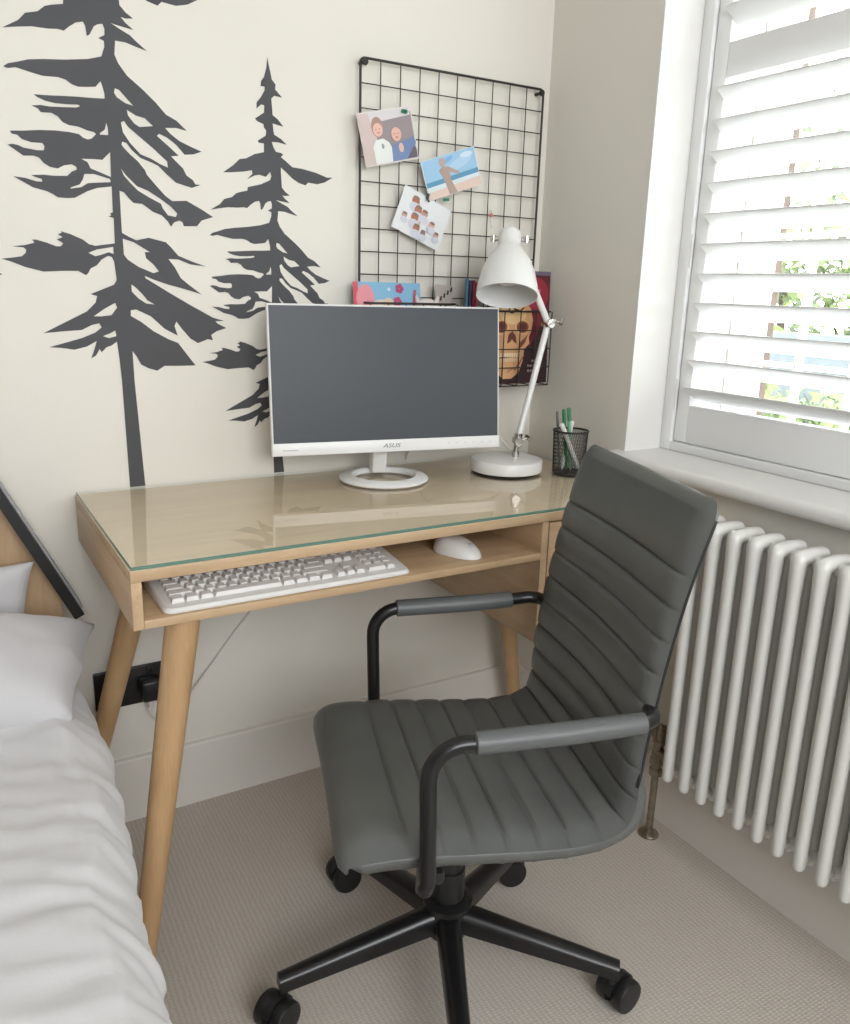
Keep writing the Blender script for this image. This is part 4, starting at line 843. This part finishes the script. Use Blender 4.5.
b.tube(smooth_path(P_), 0.0022, 8); tag(b.build('power_cable', M['cable']), 'thin white cable rising along the wall from the socket to behind the desk', 'cable')

# ============================================================ RADIATOR
RXF, RXB = 1.530, 1.592
PITCH = 0.0447; NS = 20; RY0 = -0.667; ZB, ZT_ = 0.192, 0.741
rad = thing('column_radiator', 'white column radiator standing under the window sill', 'radiator', ((RXF+RXB)/2, RY0-PITCH*NS/2, 0.17))
def section(y):
    b = MB(); r = 0.0122; xm = (RXF+RXB)/2
    for x in (RXF, xm, RXB): b.tube([(x, y, ZB-0.002), (x, y, ZB+0.03), (x, y, ZT_-0.07), (x, y, ZT_-0.03), (x, y, ZT_-0.004)], [r*0.95, r, r, r*1.12, r*1.18], 16, ends_round=True)
    b.tube([(RXF+0.002, y, ZT_-0.002), (xm, y, ZT_+0.001), (RXB-0.002, y, ZT_-0.002)], [0.0150, 0.0140, 0.0150], 16, ends_round=True)
    b.tube([(RXF+0.003, y, ZB+0.012), (xm, y, ZB+0.010), (RXB-0.003, y, ZB+0.012)], [0.0118, 0.0125, 0.0118], 16, ends_round=True)
    for z in (ZB+0.014, ZT_-0.010): b.tube([(xm, y+PITCH/2, z), (xm, y-PITCH/2, z)], 0.0135, 14)
    return b
s0 = section(RY0).build('section', M['radiator'], rad)
for k in range(1, NS):
    c_ = s0.copy(); C.objects.link(c_); c_.parent = rad; c_.location = (0, -PITCH*k, 0)
b = MB()
for yy in (RY0-PITCH*2, RY0-PITCH*(NS-3)):
    b = MB()
    b.box((RXB+0.010, yy-0.012, 0.20), (XW-0.0003, yy+0.012, 0.235), 0.003); b.build('wall_bracket', M['radiator'], rad)
    MB().box((RXB+0.010, yy-0.012, 0.66), (XW-0.0003, yy+0.012, 0.70), 0.003).build('wall_bracket', M['radiator'], rad)
XC = (RXF+RXB)/2
vl = thing('radiator_valve', 'antique metal radiator valve on a pipe at the end of the radiator beside the chair', 'valve', (XC, -0.607, 0.0))
VY = -0.607
b = MB(); b.tube([(XC, VY, 0.006), (XC, VY, 0.165)], 0.0078, 16); b.build('pipe', M['pewter'], vl)
b = MB(); b.lathe([(0.022, 0.0005), (0.0225, 0.004), (0.019, 0.008), (0.012, 0.010), (0.0085, 0.013)], 28, mx=Matrix.Translation((XC, VY, 0))); b.build('floor_collar', M['pewter'], vl)
b = MB(); b.lathe([(0.009, 0.150), (0.0145, 0.152), (0.0145, 0.168), (0.011, 0.171), (0.011, 0.176), (0.0155, 0.178), (0.0155, 0.192), (0.012, 0.196), (0.0115, 0.225), (0.014, 0.229), (0.014, 0.236), (0.009, 0.240)], 6, mx=Matrix.Translation((XC, VY, 0)))
b.tube([(XC, VY, 0.208), (XC, VY-0.018, 0.208), (XC, VY-0.030, 0.208), (XC, RY0+0.012, 0.208)], [0.0095, 0.0125, 0.013, 0.011], 14)
b.build('valve_body', M['pewter'], vl)
b = MB()
for k in range(6):
    a = 2*PI*k/6; b.tube([(XC+0.010*math.cos(a), VY+0.010*math.sin(a), 0.238), (XC+0.0155*math.cos(a), VY+0.0155*math.sin(a), 0.252), (XC+0.0135*math.cos(a), VY+0.0135*math.sin(a), 0.268)], [0.0035, 0.0055, 0.003], 8)
b.lathe([(0.010, 0.238), (0.013, 0.245), (0.013, 0.262), (0.008, 0.272), (0.003, 0.276), (0.0001, 0.277)], 24, mx=Matrix.Translation((XC, VY, 0)))
b.build('valve_wheel', M['pewter'], vl)

# ============================================================ OFFICE CHAIR
CX, CY, CYAW = 0.958, -0.712, 2.8213
chair = thing('office_chair', 'grey ribbed leather office chair with black armrests on castors before the desk', 'office chair', (CX, CY, 0), CYAW)
# local frame: +x forward, +y the sitter's left (towards the camera), z up
# side profile of the padded shell, as a path from the front lip to the top of the back
path = [(0.192, 0.393), (0.198, 0.399), (0.193, 0.407), (0.168, 0.413), (0.11, 0.414), (0.03, 0.408), (-0.06, 0.401), (-0.12, 0.399), (-0.167, 0.404), (-0.202, 0.420), (-0.222, 0.451), (-0.231, 0.50), (-0.239, 0.57), (-0.254, 0.67), (-0.276, 0.78), (-0.302, 0.873), (-0.311, 0.900)]
def resample(P, step):
    P = smooth_path([Vector((x, 0, z)) for x, z in P], 10); L = [0]
    for a, b_ in zip(P, P[1:]): L.append(L[-1]+(b_-a).length)
    n = round(L[-1]/step); out = []
    j = 0
    for i in range(n+1):
        d = L[-1]*i/n
        while j < len(L)-2 and L[j+1] < d: j += 1
        t_ = (d-L[j])/(L[j+1]-L[j]); out.append(P[j].lerp(P[j+1], min(max(t_, 0), 1)))
    return out, L[-1]
SP, SL = resample(path, 0.0022)
SEAT_END = 0.475        # arc length where seat meets back
RIB = 0.0475; RIB0 = 0.095
def rib(d):
    """quilting: 0 on a seam, 1 mid rib"""
    if d < RIB0: t_ = (d-0.0)/RIB0; w_ = 0.3*math.sin(PI*min(max(t_, 0), 1))**0.5*1.6 if 0 < t_ < 1 else 0; return min(1, w_*2)
    last = RIB0+RIB*math.floor((SL-0.062-RIB0)/RIB)      # the top panel is taller
    if d > last: t_ = min((d-last)/0.085, 0.9); dist = d-last
    else: t_ = ((d-RIB0) % RIB)/RIB; dist = min(t_, 1-t_)*RIB
    return 0.62*abs(math.sin(PI*t_))**0.5+0.38*(1-math.exp(-(dist/0.0030)**2))
def shell(d0, d1, name):
    n = len(SP)-1; st = SL/n; i0, i1 = round(d0/st), round(d1/st); NU = 26
    b = MB(); rings = []
    for i in range(i0, i1+1):
        d = i*st; p_ = SP[i]; tg = (SP[min(i+1, n)]-SP[max(i-1, 0)]).normalized(); nr = Vector((tg.z, 0, -tg.x))
        # normal pointing to the sitter: up on the seat, forward on the back
        hw = 0.222 if d < 0.42 else 0.222-0.004*min(1, (d-0.42)/0.3)
        e0 = d-0.0; e1 = SL-d
        for e, R_c in ((e0, 0.042), (e1, 0.030)):
            if e < R_c: hw -= R_c*(1-math.sqrt(max(0, 1-(1-e/R_c)**2)))*0.8
        th_ = 0.019
        q_ = rib(d); endt = min(1, math.sqrt(max(0.02, min(e0, e1)/0.02)))
        th_ *= endt
        ring = []
        for k in range(NU*2):
            if k < NU: u = -1+2*k/(NU-1); side_ = 1
            else: u = 1-2*(k-NU)/(NU-1); side_ = -1
            cap = math.sqrt(max(0, 1-abs(u)**7))
            crown = 0.0085*(q_-0.55) * (1-abs(u)**10)
            dish = 0.012*(u*u) if d > SEAT_END else 0.006*u*u
            bl = min(max((d-SEAT_END+0.06)/0.12, 0), 1); dish = (0.006*(1-bl)+0.020*bl)*u*u
            off = side_*th_*cap*(1 if side_ > 0 else 1.0+1.35*max(0, min(1, (SEAT_END+0.03-d)/0.06))*min(1, d/0.03)) + (crown*endt if side_ > 0 else crown*0.35*endt) + dish - (0.0 if side_ > 0 else 0)
            ring.append(p_+nr*off+Vector((0, u*hw, 0)))
        rings.append(ring)
    m_ = NU*2; vs = [v for r_ in rings for v in r_]
    fs = [[i*m_+k, i*m_+(k+1) % m_, (i+1)*m_+(k+1) % m_, (i+1)*m_+k] for i in range(len(rings)-1) for k in range(m_)]
    fs += [list(range(m_))[::-1], [(len(rings)-1)*m_+k for k in range(m_)]]
    return b.add(vs, fs, smooth=True).build(name, M['leather'], chair, angle=70, local=True)
shell(0.0, SEAT_END, 'seat'); shell(SEAT_END, SL, 'backrest')
# piping along the rear edge of the back
n_ = len(SP)-1; st_ = SL/n_
for sy in (-1, 1):
    b = MB(); pts = []
    for i in range(round((SEAT_END+0.02)/st_), n_-8, 5):
        d = i*st_; tg = (SP[i+1]-SP[i-1]).normalized(); nr = Vector((tg.z, 0, -tg.x)); nr = nr if nr.x > 0 else -nr
        hw = 0.222-0.004*min(1, (d-0.42)/0.3); e = SL-d
        if e < 0.03: hw -= 0.03*(1-math.sqrt(max(0, 1-(1-e/0.03)**2)))*0.8
        pts.append(SP[i]+nr*0.0165+Vector((0, sy*(hw-0.0025), 0)))
    b.tube(pts, 0.0028, 6); b.build('piping', M['piping'], chair, local=True)
# armrests
WA = 0.238; SA = 0.098; ZA = 0.5975; SE = -0.232; RB = 0.048
for sy in (1, -1):
    y = WA*sy
    pts = [Vector((0.070, sy*0.10, 0.366)), Vector((0.088, sy*0.19, 0.364)), Vector((0.096, sy*0.222, 0.368)), Vector((0.098, sy*0.2355, 0.378)), Vector((0.094, y, 0.392)), Vector((0.096, y, 0.46)), Vector((SA, y, ZA-RB-0.006))]
    pts += arc((SA-RB, y, ZA-RB), (1, 0, 0), (0, 0, 1), RB, 0.12, PI/2, 9)[0:]
    pts += [Vector((0.02, y, ZA)), Vector((-0.08, y, ZA+0.002)), Vector((-0.175, y, ZA+0.006)), Vector((-0.200, y, ZA+0.008))]
    pts += [Vector((-0.216, y-sy*0.006, ZA+0.008)), Vector((-0.223, y-sy*0.018, ZA+0.008)), Vector((-0.226, y-sy*0.032, ZA+0.008))]
    arm = MB().tube(pts, 0.0115, 16).build('armrest', M['black_metal'], chair, local=True)
    b = MB(); q0 = 0.036 if sy > 0 else 0.054
    b = MB(); b.tube([(q0+0.002, y, ZA), (q0, y, ZA), (-0.08, y, ZA+0.002), (-0.165, y, ZA+0.0055), (-0.202 if sy > 0 else -0.158, y, ZA+0.0075 if sy > 0 else ZA+0.0055)], [0.0128, 0.0155, 0.0158, 0.0155, 0.014], 18)
    b.build('arm_sleeve', M['sleeve'], arm, local=True)
# under-seat mechanism, gas lift, five-star base
b = MB(); b.box((-0.09, -0.085, 0.350), (0.115, 0.085, 0.392), 0.012); b.box((0.06, -0.205, 0.353), (0.095, 0.205, 0.376), 0.008); b.box((-0.14, -0.05, 0.366), (-0.08, 0.05, 0.394), 0.006)
b.build('seat_mechanism', M['black_metal'], chair, local=True)
MB().tube([(0.02, -0.08, 0.365), (0.03, -0.20, 0.360), (0.03, -0.235, 0.352)], 0.005, 10, ends_round=True).build('height_lever', M['black_plastic'], chair, local=True)
MB().lathe([(0.030, 0.352), (0.030, 0.335), (0.024, 0.328), (0.024, 0.22), (0.028, 0.218), (0.028, 0.158)], 32).build('gas_lift', M['black_plastic'], chair, local=True)
b = MB(); b.lathe([(0.020, 0.088), (0.034, 0.090), (0.036, 0.098), (0.036, 0.142), (0.043, 0.146), (0.043, 0.156), (0.034, 0.161), (0.029, 0.163)], 36); b.build('base_hub', M['black_metal'], chair, local=True)
A0 = -0.774-CYAW; RR = 0.288
for k in range(5):
    a = A0+2*PI*k/5; d = Vector((math.cos(a), math.sin(a), 0)); s_ = Vector((-d.y, d.x, 0)); b = MB(); N = 8; rings = []
    for i in range(N+1):
        t_ = i/N; c_ = d*(0.026+(RR+0.008-0.026)*t_)+Vector((0, 0, 0.1245-0.0445*t_)); hw = 0.021-0.007*t_; hh = 0.020-0.0075*t_
        rings.append([c_+s_*(hw*x)+Vector((0, 0, hh*z)) for x, z in ((-1, -1), (1, -1), (1, 0.25), (0.78, 0.78), (0.35, 1), (-0.35, 1), (-0.78, 0.78), (-1, 0.25))])
    m_ = 8; vs = [v for r_ in rings for v in r_]; fs = [[i*m_+j, i*m_+(j+1) % m_, (i+1)*m_+(j+1) % m_, (i+1)*m_+j] for i in range(N) for j in range(m_)]+[list(range(m_))[::-1], [N*m_+j for j in range(m_)]]
    b.add(vs, fs, smooth=True); lg_ = b.build('base_leg', M['black_metal'], chair, angle=50, local=True)
    # castor: stem, hood, two wheels
    tip = d*RR; sw = a+(0.9, 2.4, 1.4, 0.6, 1.9)[k]; f = Vector((math.cos(sw), math.sin(sw), 0)); g_ = Vector((-f.y, f.x, 0)); cc = tip+f*0.016+Vector((0, 0, 0.029))
    b = MB(); b.tube([tip+Vector((0, 0, 0.082)), tip+Vector((0, 0, 0.044))], 0.0075, 12)
    Rm = Matrix((f, g_, Vector((0, 0, 1)))).transposed().to_4x4(); hm = Matrix.Translation(cc) @ Rm
    prof = [(0.0315*math.cos(t_), 0.0315*math.sin(t_)) for t_ in [0.15+2.6*j/12 for j in range(13)]]+[(0.023*math.cos(t_), 0.023*math.sin(t_)) for t_ in [2.75-2.6*j/12 for j in range(13)]]
    n2 = len(prof); vs = [hm @ Vector((-x, y_, z)) for y_ in (-0.007, 0.007) for x, z in prof]
    b.add(vs, [[j, (j+1) % n2, n2+(j+1) % n2, n2+j] for j in range(n2)]+[list(range(n2)), [n2+j for j in range(n2)][::-1]], smooth=True)
    cst = b.build('castor', M['black_plastic'], chair, local=True)
    for sg in (-1, 1):
        wm = hm @ Matrix.Translation((0, sg*0.0175, 0)) @ Matrix.Rotation(PI/2, 4, 'X')
        MB().lathe([(0.001, -0.0095), (0.020, -0.0105), (0.0268, -0.0095), (0.0288, -0.006), (0.0288, 0.006), (0.0268, 0.0095), (0.020, 0.0105), (0.001, 0.0095)], 28, mx=wm).build('wheel', M['black_plastic'], cst, local=True)

# ============================================================ BED
bed = thing('bed', 'bed with a light wooden headboard beside the desk, under white bedding', 'bed', (-0.35, -1.1, 0))
def bev_part(name, m, lo, hi, bev): return MB().box(lo, hi, bev).build(name, m, bed)
bev_part('bed_base', M['oak'], (-1.12, -2.10, 0.10), (0.34, -0.07, 0.24), 0.01)
bev_part('mattress', M['mattress'], (-1.12, -2.10, 0.242), (0.345, -0.07, 0.43), 0.03)
for x in (-1.05, 0.28):
    for y in (-2.02, -0.14): MB().tube([(x, y, 0.0), (x, y, 0.10)], [0.022, 0.03], 16).build('leg', M['oak_z'], bed)
hbp = [(-1.15, 0.30), (0.462, 0.30), (0.462, 0.562), (0.352, 0.826), (0.30, 0.93), (-1.15, 0.93)]
MB().prism(hbp, 0.03, 'Y', -0.062).build('headboard', M['oak_head'], bed)
# leaning black-edged board
u = Vector((0.121, 0, -0.263)).normalized(); v_ = Vector((0, 1, 0)); w_ = Vector((u.z, 0, -u.x))
if w_.z < 0: w_ = -w_
bo = thing('framed_board', 'slanting black-edged board with a grey face leaning at the head of the bed', 'board', (0.495, -0.082, 0.53))
E1 = Vector((0.4955, -0.080, 0.5405)); LEN = 0.62
def obox(b, o, a, la, c, lc, e, le):
    vs = [o+a*x+c*y+e*z for x in (0, la) for y in (0, lc) for z in (0, le)]
    return b.add(vs, [[0, 1, 3, 2], [4, 6, 7, 5], [0, 4, 5, 1], [2, 3, 7, 6], [0, 2, 6, 4], [1, 5, 7, 3]])
b = MB(); obox(b, E1, -u, LEN, -w_, 0.0195, -v_, 0.022); b.build('black_frame', M['black_plastic'], bo)
b = MB(); obox(b, E1-u*0.006+w_*0.0002, -u, LEN-0.01, w_, 0.004, v_, 0.05)
b.build('grey_face', mat('pale_grey_face', (0.36, 0.36, 0.37, 1), 0.5), bo)

# duvet: heavy cloth over the mattress, hanging over the side
def nz(x, y, z=0.0): return noise.noise(Vector((x, y, z)))
def duvet():
    b = MB(); NY = 230; prof = []
    # cross section parameter: from far left to the edge, round it and down the side
    def edge_x(y): 
        K_ = ((-0.25, 0.452), (-0.5, 0.450), (-0.67, 0.438), (-0.84, 0.418), (-1.07, 0.418), (-1.3, 0.425), (-2.3, 0.42))
        for (a_, va), (b_, vb) in zip(K_, K_[1:]):
            if b_ <= y <= a_: return va+(vb-va)*(a_-y)/(a_-b_)+0.004*math.sin(y*9.0)
        return K_[0][1]
    ys = [-0.27-(1.93)*i/NY for i in range(NY+1)]
    top = [-1.18+ (1.18+0.30)*(i/60)**0.9 for i in range(61)]
    rows = []
    for y in ys:
        ex = edge_x(y); R = 0.075; row = []
        zt = 0.505+0.012*math.sin(y*2.3+0.5)
        for x in top:
            xx = min(x, ex-R-0.004)
            row.append((Vector((-1.18+(xx+1.18)*((ex-R)+1.18)/(0.30+1.18), y, zt)), Vector((0, 0, 1)), 0))
        for k in range(1, 17):
            a = PI/2*k/16*1.08; row.append((Vector((ex-R+R*math.sin(a), y, zt-R+R*math.cos(a))), Vector((math.sin(a), 0, math.cos(a))), 0.3))
        for k in range(1, 26):
            z = (zt-R)-(zt-R-0.16)*k/25; row.append((Vector((ex-0.003-0.012*k/25+0.010*math.sin(y*16+k*0.05)*k/25, y, z)), Vector((1, 0, 0)), 0.6))
        rows.append(row)
    vs = []
    for i, row in enumerate(rows):
        for j, (p_, n__, s_) in enumerate(row):
            u_ = j/len(row); arc_ = p_.x-p_.z*0.6
            # creases running roughly across the bed near the edge, soft puffs on the flat
            crease = 0.0
            wx = arc_*2.6+0.9*nz(arc_*2, p_.y*2, 3)
            cr1 = nz(p_.x*3.5+p_.z*2, p_.y*17+arc_*5, 1.0); cr2 = nz(p_.x*6, p_.y*9-arc_*9, 5.0)
            near = min(1, max(0, (p_.x+0.35)/0.5))
            d = 0.016*nz(p_.x*3.2, p_.y*3.0, 9)+near*(0.0045*(1-abs(cr1)*2.2)+0.0035*(1-abs(cr2)*2.0))+0.003*nz(p_.x*14, p_.y*22, 2)
            # long folds along the edge
            d += near*0.0035*(1-abs(nz(p_.x*11-p_.z*6, p_.y*26+arc_*14, 7))*2.5)
            d += 0.007*max(0, 1-abs(nz(arc_*9+0.4*nz(p_.y*4, 0, 0), p_.y*1.6, 4))*3.2)*(0.4+0.6*near)
            vs.append(p_+n__*d)
    m_ = len(rows[0]); fs = [[i*m_+j, i*m_+j+1, (i+1)*m_+j+1, (i+1)*m_+j] for i in range(NY) for j in range(m_-1)]
    b.add(vs, fs, smooth=True)
    o = b.build('duvet', M['linen'], angle=180)
    md = o.modifiers.new('thickness', 'SOLIDIFY'); md.thickness = 0.012; md.offset = -1
    return o
dv = duvet(); tag(dv, 'crumpled white duvet covering the bed and hanging over its side toward the desk', 'duvet')
def pillow(label, cx, cy, cz, lx, ly, lz, rot, seed, group=None):
    b = MB(); N = 34; mx = Matrix.Translation((cx, cy, cz)) @ rot; vs = []
    for sgn in (1, -1):
        for i in range(N+1):
            for j in range(N+1):
                a, c_ = -1+2*i/N, -1+2*j/N
                e = (max(0, 1-abs(a)**2.6)*max(0, 1-abs(c_)**2.6))**0.42
                kx = 1-0.09*(1-abs(a)**2)*0-0.10*(c_*c_)*(1-abs(a))*0; pin = 1-0.07*(1-c_*c_)*abs(a); pin2 = 1-0.07*(1-a*a)*abs(c_)
                x, y = a*lx/2*pin*(1+0.13*min(0, c_)), c_*ly/2*pin2
                w_ = 0.010*nz(x*9+seed, y*9, sgn)+0.006*nz(x*22, y*20+seed, 3)
                vs.append(mx @ Vector((x, y, sgn*(lz/2*e+0.004)+w_*e)))
    K = (N+1)**2; fs = []
    for i in range(N):
        for j in range(N):
            q_ = [i*(N+1)+j, (i+1)*(N+1)+j, (i+1)*(N+1)+j+1, i*(N+1)+j+1]; fs.append(q_); fs.append([K+t_ for t_ in q_][::-1])
    for i in range(N):
        for (p0, p1) in ((i*(N+1), (i+1)*(N+1)), (i*(N+1)+N, (i+1)*(N+1)+N), (i, i+1), (N*(N+1)+i, N*(N+1)+i+1)): fs.append([p0, p1, K+p1, K+p0])
    b.add(vs, fs, smooth=True); o = b.build('pillow', M['pillow'], angle=180); return tag(o, label, 'pillow', group)
RX = lambda a: Matrix.Rotation(a, 4, 'X'); RY = lambda a: Matrix.Rotation(a, 4, 'Y'); RZ = lambda a: Matrix.Rotation(a, 4, 'Z')
pillow('white pillow whose corner sticks out over the bed edge below the slanting board', 0.088, -0.292, 0.566, 0.80, 0.25, 0.165, RZ(-0.10) @ RX(0.22) @ RY(0.10), 1)
pillow('upright white pillow leaning on the wooden headboard', 0.045, -0.108, 0.530, 0.74, 0.26, 0.062, RX(1.53), 4)

print('objects', len(bpy.data.objects))
